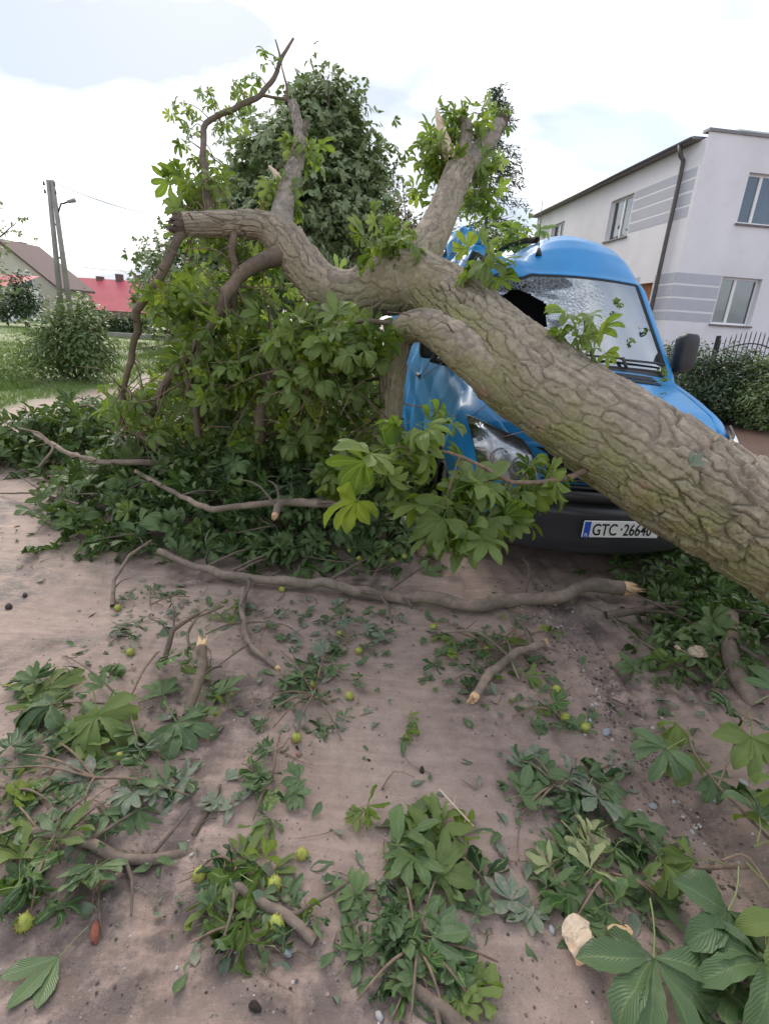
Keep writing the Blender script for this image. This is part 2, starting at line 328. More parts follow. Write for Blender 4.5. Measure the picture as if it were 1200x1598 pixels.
b2 = N(ns, 'Bump', Strength=.5, Distance=.02); ls.new(n6.outputs[0], b2.inputs['Height']); ls.new(b1.outputs[0], b2.inputs['Normal']); ls.new(b2.outputs[0], p.inputs['Normal'])
mpf = N(ns, 'Mapping'); mpf.inputs['Rotation'].default_value = (0, 0, -math.atan2(_rd[1], _rd[0])); mpf.inputs['Scale'].default_value = (1.6, 26, 1); ls.new(t.outputs['Object'], mpf.inputs[0])
nf = N(ns, 'TexNoise', Scale=1.0, Detail=4, Roughness=.55, Distortion=.6); ls.new(mpf.outputs[0], nf.inputs[0]); b3 = N(ns, 'Bump', Strength=.35, Distance=.02); ls.new(nf.outputs[0], b3.inputs['Height']); ls.new(b2.outputs[0], b3.inputs['Normal']); ls.new(b3.outputs[0], p.inputs['Normal'])
c_f = mixc(ns, ls, .30, c, ramp(ns, ls, nf.outputs[0], [(.35, .32), (.65, .62)]), 'OVERLAY'); ls.new(c_f, p.inputs['Base Color'])
o = N(ns, 'OutputMaterial'); ls.new(p.outputs[0], o.inputs[0]); M['mud'] = m
gr = mk('ground', n3(GX, GY, 0)*A(1, 1, 0)+n3(GX*0, GY*0, 0)+np.stack([GX*0, GY*0, GZ], -1) if False else np.stack([GX, GY, GZ], -1).reshape(-1, 3),
        grid_faces(len(gy), len(gx)), M['mud'], attrs=dict(wet=wet.reshape(-1), grassy=grass_mask(GX, GY).reshape(-1), soil=soil_mask(GX, GY).reshape(-1)))
tag(gr, 'pinkish brown silt and mud spread over the street by floodwater', 'ground', kind='structure')
def gz(P): return float(gh(np.array([P[0]]), np.array([P[1]]))[0])
def gpt(px, py, up=0.0):
    P = gp(px, py, up); P[2] = gz(P)+up; return P

# ------------------------------------------------------------------ leaf templates
def leaflet(L, W, nseg, cols, a0, droop, fold, serr, pleat, side, r):
    t = np.linspace(0, 1, nseg+1); w = W/2*np.sin(PI*np.clip(t, 0, 1)**1.5)**.8*(1-.25*sstep(.85, 1, t))+.0015
    a = a0-droop*t**1.4; ds = L/nseg
    fx = np.concatenate([[0], np.cumsum(np.cos(a[:-1])*ds)]); fz = np.concatenate([[0], np.cumsum(np.sin(a[:-1])*ds)])
    cv = np.linspace(-1, 1, cols+1); V = []; UV = []
    for i in range(nseg+1):
        for c_ in cv:
            ww = w[i]*(1+(serr*(1 if i % 2 else -1) if abs(c_) > .99 and 0 < i < nseg else 0))
            lift = abs(c_)*ww*math.sin(fold)+pleat*math.sin(2*PI*(t[i]*3-abs(c_)*.8))*abs(c_)*W
            yy = c_*ww*math.cos(fold)+side*t[i]**2*L
            V.append((fx[i]-math.sin(a[i])*lift, yy, fz[i]+math.cos(a[i])*lift)); UV.append((c_*.5+.5, t[i]))
    return np.array(V), grid_faces(nseg+1, cols+1), np.array(UV)
def leaf_template(seed, n=7, nseg=12, cols=4, droop=.6, fold=.25, spread=1.0, crumple=0.0, size=.36, petiole=.14, wild=0.0):
    r = np.random.default_rng(seed); V = []; Fq = []; UV = []; k = 0
    P = spline([(0, 0, 0), (petiole*.5, 0, .012), (petiole, 0, 0)], 4); tv, tf = tube(P, [.0030, .0024, .0022, .0026], 4 if nseg > 6 else 3)
    V.append(tv); Fq.append(tf); UV.append(np.tile([[.5, .0]], (len(tv), 1))); k = len(tv)
    angs = {7: [-115, -74, -36, 0, 36, 74, 115], 6: [-100, -58, -20, 20, 58, 100], 5: [-86, -43, 0, 43, 86], 3: [-40, 0, 38]}[n]
    for i, an in enumerate(angs):
        if wild and r.random() < .22: continue
        an = math.radians(an*spread+r.normal()*6); ln = (.58+.42*math.cos(an*.62))*size*.62*(1+r.normal()*.06)
        v, f, u = leaflet(ln, ln*(.37+r.normal()*.03), nseg, cols, .25+r.normal()*(.12+.25*wild), droop*(1+r.normal()*(.35+.5*wild)), fold*(1+r.normal()*(.4+.4*wild)), .055 if nseg > 6 else .0, (.006+.006*r.random()) if nseg > 6 else 0, r.normal()*.08, r)
        tw = r.normal()*(.18+.75*wild); ct, st = math.cos(tw), math.sin(tw); v = v@np.array([[1, 0, 0], [0, ct, st], [0, -st, ct]])
        ca, sa = math.cos(an), math.sin(an); v = v@np.array([[ca, sa, 0], [-sa, ca, 0], [0, 0, 1]])
        v = v+A(petiole, 0, 0); V.append(v); Fq.append(f+k); UV.append(u); k += len(v)
    V = np.vstack(V)
    if crumple > 0: V = V+np.stack([fbm(V*11+j*9.1, 3, seed+j) for j in range(3)], -1)*crumple*size*A(.5, .5, 1)
    return V, np.vstack(Fq), np.vstack(UV)
HI = [leaf_template(s, n, 12, 4, d, f, sp, c) for s, n, d, f, sp, c in
      [(1, 7, .7, .25, 1, .025), (2, 7, 1.2, .35, .92, .035), (3, 6, 1.7, .45, .8, .05), (4, 5, 1.1, .35, .85, .04), (5, 5, 2.1, .6, .65, .06), (6, 7, 1.4, .5, .85, .05)]]
CRUMP = [leaf_template(20+s, n, 10, 4, d, f, sp, c) for s, n, d, f, sp, c in
      [(1, 7, .6, .8, .75, .15), (2, 5, 1.5, 1.0, .5, .18), (3, 6, .5, .7, .85, .13), (4, 5, 2.3, .9, .45, .14), (5, 7, .3, .45, 1, .10), (6, 3, 1.2, .8, .5, .16)]]
FLAT = [leaf_template(40+s, n, 10, 4, .12, .08, 1, .012) for s, n in [(1, 7), (2, 5), (3, 3)]]
LO = [leaf_template(60+s, n, 5, 2, d, f, 1, c) for s, n, d, f, c in [(1, 6, 1.1, .4, .03), (2, 5, 1.6, .45, .05), (3, 5, .8, .4, .06), (4, 5, 2.1, .6, .08), (5, 6, .6, .6, .11)]]
def flat_(T, k): return [(v*A(1, 1, k)-A(0, 0, (v[:, 2]*k).min()*.6), f, u) for v, f, u in T]
GH = flat_([leaf_template(80+s, n, 12, 4, d, f, sp, c) for s, n, d, f, sp, c in [(1, 7, .35, .25, 1, .05), (2, 7, .8, .4, .9, .07), (3, 6, .9, .5, .8, .08), (4, 5, .5, .3, .9, .06), (5, 5, 1.1, .6, .6, .09), (6, 7, .6, .5, .85, .07)]], .6)
GW = flat_([leaf_template(120+s, [7, 5, 6, 7, 5, 7][s % 6], 10, 4, [.9, 1.6, .5, 2.0, 1.2, .7][s % 6], [.6, .9, .4, .8, 1.1, .5][s % 6], .8+.2*(s % 2), .10+.02*(s % 5), wild=1.0) for s in range(12)], .38)
GC = flat_(CRUMP, .42)
def palm_far(seed, n=5):
    r = np.random.default_rng(seed); V = []; Fq = []
    for i in range(n):
        an = math.radians(-80+160*i/(n-1)+r.normal()*8); d = A(math.cos(an), math.sin(an), -.25+r.normal()*.15); s_ = A(-math.sin(an), math.cos(an), r.normal()*.2)
        L = .5*(.7+.3*math.cos(an)); k = len(V); V += [A(0, 0, 0), d*L*.6+s_*L*.22, d*L, d*L*.6-s_*L*.22]; Fq.append((k, k+1, k+2, k+3))
    return np.array(V), np.array(Fq), np.tile([[.5, .5]], (len(V), 1))
FAR = [palm_far(s) for s in (1, 2, 3)]
def blade(w=.35): return (A(0, 0, 0)+np.array([[0, 0, 0], [.5, w/2, .05], [1, 0, -.08], [.5, -w/2, .05]]), np.array([[0, 1, 2, 3]]), np.tile([[.5, .5]], (4, 1)))
def unit(v): return v/(np.linalg.norm(v, axis=-1, keepdims=True)+1e-9)
def scatter(tpls, pos, nrm, dr, scl, r):
    """copies of leaf templates at positions with a normal and a direction, joined into arrays"""
    pos = np.asarray(pos); n = len(pos); Z = unit(np.asarray(nrm)); X = np.asarray(dr); X = unit(X-Z*np.sum(X*Z, 1, keepdims=True)); Y = np.cross(Z, X)
    scl = np.broadcast_to(np.asarray(scl, float), (n,)); pick = r.integers(0, len(tpls), n); V, Fq, U, R, k = [], [], [], [], 0
    for q, (tv, tf, tu) in enumerate(tpls):
        ix = np.where(pick == q)[0]
        if not len(ix): continue
        B = np.stack([X[ix], Y[ix], Z[ix]], 1)
        v = np.einsum('kc,ncd->nkd', tv, B)*scl[ix][:, None, None]+pos[ix][:, None, :]
        V.append(v.reshape(-1, 3)); m_ = len(tv); Fq.append((tf[None]+(np.arange(len(ix))*m_)[:, None, None]+k).reshape(-1, tf.shape[1])); k += m_*len(ix)
        U.append(np.tile(tu, (len(ix), 1))); R.append(np.repeat(r.random(len(ix)), m_))
    return np.vstack(V), np.vstack(Fq), np.vstack(U), np.concatenate(R)
def foliage(name, tpls, pos, nrm, dr, scl, mat, parent=None, r=rng, kind=None, smooth=True):
    V, Fq, U, R = scatter(tpls, pos, nrm, dr, scl, r); o = mk(name, V, Fq, mat, parent, smooth, U, dict(rnd=R))
    if kind: o['kind'] = kind
    return o
def blobs_pts(bl, n, r, shell=.55, clump=12, spread=.35):
    """points clustered through a set of ellipsoids (x,y,z,rx,ry,rz)"""
    bl = np.array(bl, float); vol = np.prod(bl[:, 3:], 1)**.75; k = max(1, n//clump); which = r.choice(len(bl), k, p=vol/vol.sum())
    d = unit(r.normal(size=(k, 3))); rad = (shell+(1-shell)*r.random(k))[:, None]*(1+.10*r.normal(size=(k, 1)))
    c = bl[which, :3]+d*rad*bl[which, 3:]; P = np.repeat(c, clump, 0)+r.normal(size=(k*clump, 3))*spread; D = np.repeat(d, clump, 0)
    return P, D
def crown(name, bl, n, size, mat, parent, tpls=FAR, seed=1, clump=12, spread=.35, shell=.55, droop=.4):
    r = np.random.default_rng(seed); P, D = blobs_pts(bl, n, r, shell, clump, spread)
    nr = unit(D*.6+A(0, 0, .6)+r.normal(size=P.shape)*.45); dr = D+r.normal(size=P.shape)*.6-A(0, 0, droop)
    return foliage(name, tpls, P, nr, dr, size*(.7+.6*r.random(len(P))), mat, parent, r)
def wood(name, paths, mat, parent, seg=8, n=10):
    mb = MB()
    for pts, r0, r1 in paths: mb.tube(spline(pts, n), np.linspace(r0, r1, n), seg)
    return mb.build(name, mat, parent, True)
def tree(label, cat, base, height, bl, n, size, mat, seed, tpls=FAR, r0=.2, group=None, name='tree', **kw):
    root = empty(name, base); b = A(*base); loc = [(p[0]-b[0], p[1]-b[1], p[2]-b[2], p[3], p[4], p[5]) for p in bl]
    tag(root, label, cat, group); r = np.random.default_rng(seed)
    paths = [([(0, 0, -.2), (.05*height*.3, 0, height*.3), (0, .05, height*.85)], r0, r0*.25)]
    for q in loc:
        for j in range(3):
            e = A(*q[:3])+r.normal(size=3)*A(*q[3:])*.45; s_ = height*(.22+.3*r.random()); s_ = min(s_, max(.2, e[2]*.7)); paths.append(([(0, 0, s_), tuple(A(0, 0, s_)*.5+e*.5+A(0, 0, .1)), tuple(e)], r0*.4, r0*.08))
    wood('trunk', paths, M['bark_thin'], root); crown('crown', loc, n, size, mat, root, tpls, seed, **kw); return root
# ------------------------------------------------------------------ white house on the other side of the van
M['stucco'] = simple('white_render', (.80, .775, .80), .9, var=.06, scale=.5, bump=.2, bscale=220, dirt=(.52, .50, .49), dirtamt=.45)
M['band'] = simple('grey_band_paint', (.50, .50, .55), .9, var=.05, scale=1.5, bump=.2, bscale=220)
M['pvc'] = simple('white_window_frame', (.78, .78, .78), .35, var=.03, bump=0)
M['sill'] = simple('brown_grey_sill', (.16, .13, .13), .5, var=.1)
M['zinc'] = simple('dark_gutter_metal', (.10, .09, .09), .45, metal=.2, var=.2)
M['roofmetal'] = simple('roof_edge_metal', (.20, .20, .20), .5, var=.2)
M['curtain'] = simple('net_curtain', (.5, .5, .5), .9, var=.25, scale=9)
M['brown_door'] = simple('brown_door', (.33, .13, .05), .5, var=.2, scale=3)
def glassmat(name, tint=(.5, .55, .6), gloss=.35, rough=.02):
    m, ns, ls = newmat(name); tr = N(ns, 'BsdfTransparent', Color=(*tint, 1)); gl = N(ns, 'BsdfGlossy', Roughness=rough); gl.inputs[0].default_value = (.95, .97, 1, 1)
    fr = N(ns, 'LayerWeight', Blend=.35); f = mth(ns, ls, 'ADD', mth(ns, ls, 'MULTIPLY', fr.outputs['Fresnel'], .7), gloss)
    f = mth(ns, ls, 'MINIMUM', f, 1.0); mx = N(ns, 'MixShader'); ls.new(f, mx.inputs[0]); ls.new(tr.outputs[0], mx.inputs[1]); ls.new(gl.outputs[0], mx.inputs[2])
    o = N(ns, 'OutputMaterial'); ls.new(mx.outputs[0], o.inputs[0]); return m
M['pane'] = glassmat('window_pane', (.35, .38, .42), .10)
YAW = .137
LAT = A(math.cos(YAW), math.sin(YAW), 0); BACK = A(-math.sin(YAW), math.cos(YAW), 0)
house = empty('white_house', (8.75, 18.0, 0), YAW)
tag(house, 'two storey white rendered house with grey painted bands behind the blue van', 'house')
def wall_holes(name, u1, z1, holes, fmap, depth, parent):
    us = sorted({0, u1, *[h_[0] for h_ in holes], *[h_[1] for h_ in holes]}); zs = sorted({0, z1, *[h_[2] for h_ in holes], *[h_[3] for h_ in holes]}); mb = MB()
    for a, b in zip(us, us[1:]):
        for c_, d in zip(zs, zs[1:]):
            if any(h_[0] <= a and b <= h_[1] and h_[2] <= c_ and d <= h_[3] for h_ in holes): continue
            mb.add([fmap(a, c_, 0), fmap(b, c_, 0), fmap(b, d, 0), fmap(a, d, 0)], [(0, 1, 2, 3)])
    for a, b, c_, d in holes:
        q = [(a, c_), (b, c_), (b, d), (a, d)]
        for i in range(4):
            (p0, p1), (q0, q1) = q[i], q[(i+1) % 4]
            mb.add([fmap(p0, p1, 0), fmap(q0, q1, 0), fmap(q0, q1, depth), fmap(p0, p1, depth)], [(0, 1, 2, 3)])
    return mb.build(name, M['stucco'], parent)
LF = lambda u, z, d: (d, u, z)           # long side, faces -x
FF = lambda u, z, d: (u, d, z)           # front side, faces -y
def bx(fm, u0, u1, z0, z1, d0, d1):
    P = [fm(u0, z0, d0), fm(u1, z1, d1)]; return tuple(min(P[0][i], P[1][i]) for i in range(3)), tuple(max(P[0][i], P[1][i]) for i in range(3))
def window(fm, u0, u1, z0, z1, parent, inset=.14, mull=(.5,), blind=False, sill=True):
    w = empty('window', (0, 0, 0), 0, parent); f = .07; mb = MB()
    for a, b, c_, d in ((u0, u1, z0, z0+f), (u0, u1, z1-f, z1), (u0, u0+f, z0+f, z1-f), (u1-f, u1, z0+f, z1-f)): mb.box(*bx(fm, a, b, c_, d, inset, inset+.06))
    for q in mull: c_ = u0+(u1-u0)*q; mb.box(*bx(fm, c_-.05, c_+.05, z0+f, z1-f, inset-.01, inset+.055))
    mb.build('window_frame', M['pvc'], w); e = [0, *mull, 1]
    for q0, q1 in zip(e, e[1:]): MB().box(*bx(fm, u0+(u1-u0)*q0+f*.8, u0+(u1-u0)*q1-f*.8, z0+f, z1-f, inset+.025, inset+.035)).build('pane', M['pane'], w)
    if sill: MB().box(*bx(fm, u0-.06, u1+.06, z0-.05, z0-.002, -.07, inset)).build('sill', M['sill'], w)
    V = []; n = 40; uu = np.linspace(u0, u1, n)
    for z in (z0, z1): V += [fm(u, z, inset+.16+.03*math.sin(u*40)) for u in uu]
    mk('curtain', np.array(V), grid_faces(2, n), M['curtain'], w)
    if blind:
        b_ = MB()
        for k in range(9): z = z1-.1-k*.075; b_.box(*bx(fm, u0+f, u1-f, z-.028, z+.028, inset+.07, inset+.085))
        b_.build('blind', M['curtain'], w)
    return w
wall_holes('long_wall', 12.6, 7.2, [(3.46, 5.05, 5.1, 6.5), (9.1, 10.55, 5.1, 6.5), (1.14, 1.95, 1.1, 3.39), (6.2, 7.4, 2.17, 3.6)], LF, .2, house)
window(LF, 3.46, 5.05, 5.1, 6.5, house, blind=True); window(LF, 9.1, 10.55, 5.1, 6.5, house); window(LF, 6.2, 7.4, 2.17, 3.6, house)
wall_holes('front_wall', 9.0, 7.35, [(1.61, 3.05, 5.1, 6.46), (1.62, 3.03, 2.17, 3.6), (5.2, 6.6, 5.1, 6.46), (5.2, 6.6, 2.17, 3.6)], FF, .2, house)
for u in (1.61, 5.2):
    window(FF, u, u+1.42, 5.1, 6.46, house, blind=True, mull=(.38,)); window(FF, u, u+1.41, 2.17, 3.6, house, mull=(.42,))
MB().add([(9, 0, 0), (9, 12.6, 0), (9, 12.6, 7.2), (9, 0, 7.35)], [(0, 1, 2, 3)]).add([(0, 12.6, 0), (9, 12.6, 0), (9, 12.6, 7.2), (0, 12.6, 7.2)], [(3, 2, 1, 0)]).build('rear_wall', M['stucco'], house)
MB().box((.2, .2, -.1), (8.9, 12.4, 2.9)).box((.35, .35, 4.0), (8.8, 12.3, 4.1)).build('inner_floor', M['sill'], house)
MB().box(*bx(LF, 1.14, 1.95, 1.1, 3.39, .12, .18)).build('door', M['brown_door'], house)
def bands(fm, u0, u1, zz):
    for a, b in zip(zz, zz[1:]): MB().box(*bx(fm, u0, u1, a+.035, b-.035, -.008, .0)).build('grey_band', M['band'], house)
bands(LF, .14, 3.40, [5.15, 5.5, 5.88, 6.23, 6.54]); bands(LF, 10.75, 12.3, [5.15, 5.5, 5.88, 6.23, 6.54])
bands(LF, 0.0, 1.10, [2.17, 2.5, 2.9, 3.29, 3.65]); bands(LF, 1.99, 2.35, [2.17, 2.5, 2.9, 3.29, 3.65]); bands(FF, 0.0, 1.58, [2.17, 2.5, 2.9, 3.29, 3.65])
rf = MB().add([(-.30, .25, 7.21), (9.2, .25, 7.30), (9.2, 12.9, 7.30), (-.30, 12.9, 7.21), (-.30, .25, 7.28), (9.2, .25, 7.44), (9.2, 12.9, 7.44), (-.30, 12.9, 7.28)], [(0,3,2,1),(4,5,6,7),(0,1,5,4),(1,2,6,5),(2,3,7,6),(3,0,4,7)])
rf = rf.build('roof', M['roofmetal'], house)
MB().box((-.03, -.05, 7.35), (9.1, .24, 7.43)).build('coping', M['roofmetal'], rf)
MB().tube([(-.33, .3, 7.22), (-.33, 12.9, 7.22)], .05, 10).build('gutter', M['zinc'], house, True)
MB().tube(spline([(-.33, .78, 7.2), (-.31, .78, 7.02), (-.16, .78, 6.82), (-.10, .78, 6.6), (-.10, .78, 4), (-.10, .78, .2)], 24), .065, 10).build('downspout', M['zinc'], house, True)
nb = empty('neighbour_house', at_y(1190, 215, 34)*A(1, 1, 0), YAW); tag(nb, 'dark roofed house just showing above the white house roof edge', 'house')
zt = at_y(1190, 205, 34)[2]; MB().box((-.1, 0, 0), (9, 8, zt-.5)).build('wall', M['stucco'], nb)
MB().add([(-.9, -.6, zt-.55), (9.6, -.6, zt-.55), (9.6, 8.6, zt-.55), (-.9, 8.6, zt-.55), (1.2, 4, zt+1.4), (7.5, 4, zt+1.4)], [(0, 1, 5, 4), (1, 2, 5), (2, 3, 4, 5), (3, 0, 4), (3, 2, 1, 0)]).build('roof', M['roofmetal'], nb)

# ------------------------------------------------------------------ houses, hedge, pole on the left
M['cream'] = simple('cream_render', (.62, .57, .47), .9, var=.08, scale=.6, bump=0, dirt=(.42, .38, .32))
M['tile_brown'] = simple('brown_roof_tiles', (.135, .085, .08), .8, var=.2, scale=3, bump=0)
M['tile_red'] = simple('red_roof_sheet', (.50, .085, .11), .6, var=.12, scale=.5, bump=0, dirt=(.4, .08, .08))
M['farglass'] = simple('dark_window_glass', (.10, .12, .15), .15, var=.2, bump=0)
M['concrete'] = simple('grey_concrete', (.30, .275, .26), .9, var=.2, scale=2)
M['iron'] = simple('black_iron', (.02, .02, .022), .45, var=.3, metal=.3)
def gable_house(label, apex, eave, depthv, wallm, roofm, base=0, name='house', group=None):
    a, e = A(*apex), A(*eave); l = A(2*a[0]-e[0], 2*a[1]-e[1], e[2]); d = A(*depthv); o = A(a[0], a[1], base); root = empty(name, o)
    q = lambda P: np.asarray(P)-o
    g = lambda P: A(P[0], P[1], base)
    MB().add([q(g(l)), q(g(e)), q(e), q(a), q(l)], [(0, 1, 2, 3, 4)]).add([q(g(e)), q(g(e)+d), q(e+d), q(e)], [(0, 1, 2, 3)]).add([q(g(l)+d), q(g(l)), q(l), q(l+d)], [(0, 1, 2, 3)]).add([q(g(l)+d), q(g(e)+d), q(e+d), q(a+d), q(l+d)], [(4, 3, 2, 1, 0)]).build('wall', wallm, root)
    du = d/np.linalg.norm(d)*.5; up = A(0, 0, .22); mb = MB()
    for s_ in (e, l):
        ov = (s_-a)*.08; lo = s_+ov; P = [a-du, lo-du, lo+d+du, a+d+du]; P = [q(p_)+A(0, 0, .03) for p_ in P]; mb.add(P+[p_+up for p_ in P], [(0, 1, 2, 3), (7, 6, 5, 4), (0, 4, 5, 1), (1, 5, 6, 2), (2, 6, 7, 3), (3, 7, 4, 0)])
    r_ = mb.build('roof', roofm, root); tag(root, label, 'house', group); return root, q, r_
def solveY(p1, y1, p2):
    u1, u2 = ray(*p1), ray(*p2); return y1*(u1[2]/u1[1])/(u2[2]/u2[1])
ap = at_y(2, 377, 50); ev = at_y(92, 449, 50); y2 = min(solveY((2, 377), 50, (57, 388)), 66); rb = at_y(57, 388, y2)
hs, q, r_ = gable_house('cream gabled house with brown tiled roof behind the twin concrete pole', ap, ev, (rb-ap)*A(1, 1, 0), M['cream'], M['tile_brown'])
c0 = q(at_y(32, 388, 54)); MB().box(c0-A(.5, .4, 2.2), c0+A(.5, .4, .55)).build('chimney', M['tile_brown'], r_)
for (a, b, c_, d) in ((33, 427, 50, 450), (15, 470, 28, 488)):
    P0, P1 = q(at_y(a, d, 49.9)), q(at_y(c_, b, 49.9)); w = MB().box((P0[0], -.05, P0[2]), (P1[0], .0, P1[2])).build('window', M['pvc'], hs); MB().box((P0[0]+.12, -.08, P0[2]+.12), (P1[0]-.12, -.052, P1[2]-.12)).build('pane', M['farglass'], w)
an = empty('white_annex', at_y(-20, 470, 44)*A(1, 1, 0)); P0 = at_y(-60, 470, 44); P1 = at_y(22, 447, 44); o = A(*an.location)
MB().box(A(P0[0], 44, 0)-o, A(P1[0], 47, P1[2])-o).build('wall', M['pvc'], an); MB().add([A(P0[0]-.3, 43.6, P1[2])-o, A(P1[0]+.3, 43.6, P1[2])-o, A(P1[0]+.3, 47, P1[2]+1.0)-o, A(P0[0]-.3, 47, P1[2]+1.0)-o], [(0, 1, 2, 3)]).build('roof', M['tile_red'], an)
tag(an, 'low white annex with a red roof edge below the cream house', 'house')
y3 = 78; lt = at_y(108, 431, y3); rt_ = at_y(300, 441, y3); zt = lt[2]; rh = empty('red_roof_house', (lt[0], y3, 0)); tag(rh, 'long house with a bright pinkish red sheet roof beyond the hedge', 'house')
W_ = rt_[0]-lt[0]; MB().box((1, -3, 0), (W_-1, 6, zt-3.6)).build('wall', M['cream'], rh)
rr = MB().add([(0, -4.5, zt-4.2), (W_, -4.5, zt-4.2), (W_, 2, zt), (0, 2, zt), (W_, 8, zt-4), (0, 8, zt-4)], [(0, 1, 2, 3), (3, 2, 4, 5)]).build('roof', M['tile_red'], rh)
for px in (145, 176, 205): x = at_y(px, 431, y3)[0]-lt[0]; MB().box((x-.38, 1.5, zt-.6), (x+.38, 2.4, zt+(.75 if px > 150 else .3))).build('chimney', M['tile_brown'], rr)
pole = empty('twin_concrete_pole', at_y(90, 470, 37.5)*A(1, 1, 0)); tag(pole, 'tall twin legged concrete utility pole with a street lamp arm', 'utility pole')
po = A(*pole.location); top = at_y(76, 281, 37.5)-po
for px, nm in ((93, 0), (108, 1)):
    b_ = at_y(px, 470, 37.5)-po; b_[2] = 0; MB().tube([b_, top+A(.25*nm, 0, 0)], [.2, .13], 8).build('pole_leg', M['concrete'], pole, True)
for k in (.25, .5, .72): MB().tube([(at_y(93, 470, 37.5)-po)*A(1, 1, 0)*(1-k)+top*k, (at_y(108, 470, 37.5)-po)*A(1, 1, 0)*(1-k)+top*k], .07, 6).build('brace', M['concrete'], pole)
la = at_y(91, 333, 37.5)-po; lb = at_y(99, 318, 37.5)-po; lc = at_y(106, 315, 37.5)-po
arm = MB().tube(spline([la, (la+lb)/2+A(.1, 0, .3), lb, lc], 10), .05, 6).build('lamp_arm', M['iron'], pole, True); MB().tube([lc, lc+A(.5, 0, .12)], [.09, .13], 8).build('lamp_head', M['concrete'], arm, True)
for k in range(4):
    c0 = top+A(-.32 if k % 2 else .35, 0, -.3-.45*(k//2)); MB().tube([c0, c0+A(0, 0, .22)], [.07, .05], 8).build('insulator', M['zinc'], pole, True)
def wire(p0, p1, sag, label, r_=.016):
    P = np.linspace(0, 1, 24)[:, None]; Q = A(*p0)*(1-P)+A(*p1)*P; Q[:, 2] -= 4*sag*(P*(1-P))[:, 0]; o_ = MB().tube(Q, r_, 4).build('overhead_wire', M['iron']); tag(o_, label, 'wire', 'overhead wires at the pole')
wt = top+po
wire(wt+A(.35, 0, -.1), at_y(285, 345, 30), .25, 'overhead wire running from the pole top to the fallen crown, uppermost'); wire(wt+A(.3, 0, -2.2), at_y(260, 440, 70), .5, 'overhead wire sloping down right from the pole towards red roof')
wire(wt+A(.3, 0, -2.9), at_y(262, 450, 70), .6, 'overhead wire just below the sloping one right of pole'); wire(at_y(102, 376, 37.5), at_y(262, 412, 60), .3, 'overhead wire leaving the pole at mid height to the right')
wire(at_y(106, 413, 37.5), at_y(262, 420, 60), .3, 'lowest overhead wire right of the pole above red roof'); wire(at_y(-40, 292, 30), wt+A(-.3, 0, -.4), .2, 'overhead wire left of the pole top')

# ------------------------------------------------------------------ trees, shrubs and hedges behind
def B(px, py, y, rx, rz, ry=None): P = at_y(px, py, y); return (P[0], P[1], P[2], rx, ry or rx, rz)
tree('big dark green leafy tree towering behind the fallen crown', 'tree', (-2.6, 20.5, 0), 9, [B(500, 190, 20.5, 1.15, 1.1), B(455, 250, 20, 1.5, 1.1), B(550, 250, 20.5, 1.0, 1.2), B(500, 320, 20, 1.9, 1.3), B(405, 265, 20.5, 1.0, .9), B(375, 320, 20.5, .9, 1.0), B(440, 370, 20, 2.0, 1.4), B(560, 350, 21, 1.0, 1.3), B(370, 400, 20, 1.5, 1.5), B(480, 155, 20.5, .6, .5), B(530, 165, 20.5, .55, .5), B(575, 300, 20.5, .6, .7)], 13000, .5, M['leaf_far'], 11, clump=14, spread=.34, r0=.28)
tree('dark tree filling the gap left of the towering tree', 'tree', (-6.0, 24, 0), 6.5, [B(290, 430, 24, 2.0, 1.8), B(345, 395, 24, 1.8, 1.7), B(330, 470, 24, 2.4, 1.5), B(275, 480, 24, 1.6, 1.2), B(395, 440, 24, 2.4, 2.2), B(345, 330, 26, 1.4, 1.0)], 8000, .5, M['leaf_far'], 12)
tree('bushy dark tree behind the trunk fork', 'tree', (1.5, 26, 0), 4.5, [B(590, 400, 26, 1.8, 1.5), B(640, 430, 26, 2.2, 1.5), B(560, 440, 26, 1.8, 1.5), B(700, 420, 27, 2.0, 1.6), B(770, 400, 27, 1.8, 1.3)], 6000, .45, M['leaf_far'], 13)
tree('thin reddish leaved tree seen beside the towering tree', 'tree', (1.0, 30, 0), 6.5, [B(610, 330, 30, 1.0, 1.3), B(600, 290, 30, .55, .8), B(640, 355, 30, .9, .7), B(615, 380, 30, 1.2, 1.2), B(290, 215, 40, .01, .01)], 1300, .3, M['leaf_red'], 14, clump=6, spread=.25)
def strands(root, b, n, L, mat, seed, w=.22, leaf=.13, k=16):
    r = np.random.default_rng(seed); P = []; D = []
    for i in range(n):
        d = unit(r.normal(size=3)*A(1, 1, .5)); p0 = A(*b[:3])+d*A(*b[3:])*(.3+.7*r.random())
        for j in range(k): P.append(p0+A(.05*r.normal(), .05*r.normal(), -L*j/k)); D.append(A(r.normal()*.5, r.normal()*.5, -1))
    P = np.array(P); P = P-A(*root.location); D = np.array(D); foliage('crown', [blade(w)], P, r.normal(size=P.shape), D, leaf*(.7+.6*r.random(len(P))), mat, root, r)
wt_ = empty('weeping_tree', A(*B(292, 500, 17, 1, 1)[:3])*A(1, 1, 0)); tag(wt_, 'grey green weeping tree with hanging strands behind fallen limb stub', 'tree')
wood('trunk', [([(0, 0, -.1), (.1, 0, 1.2), (0, 0, 2.6)], .12, .05)]+[([(0, 0, 1.8), (.6*math.cos(a), .6*math.sin(a), 2.7), (1.1*math.cos(a), 1.1*math.sin(a), 2.4)], .05, .02) for a in np.arange(6)*1.05], M['bark_thin'], wt_)
strands(wt_, B(290, 430, 17, 1.5, .8), 170, 1.3, M['leaf_willow'], 3)
sw = empty('silvery_shrub', A(*B(520, 430, 15, 1, 1)[:3])*A(1, 1, 0)); tag(sw, 'pale silvery green feathery shrub in front of the towering tree', 'shrub'); o = A(*sw.location)
r = np.random.default_rng(5); paths = []; P = []; D = []
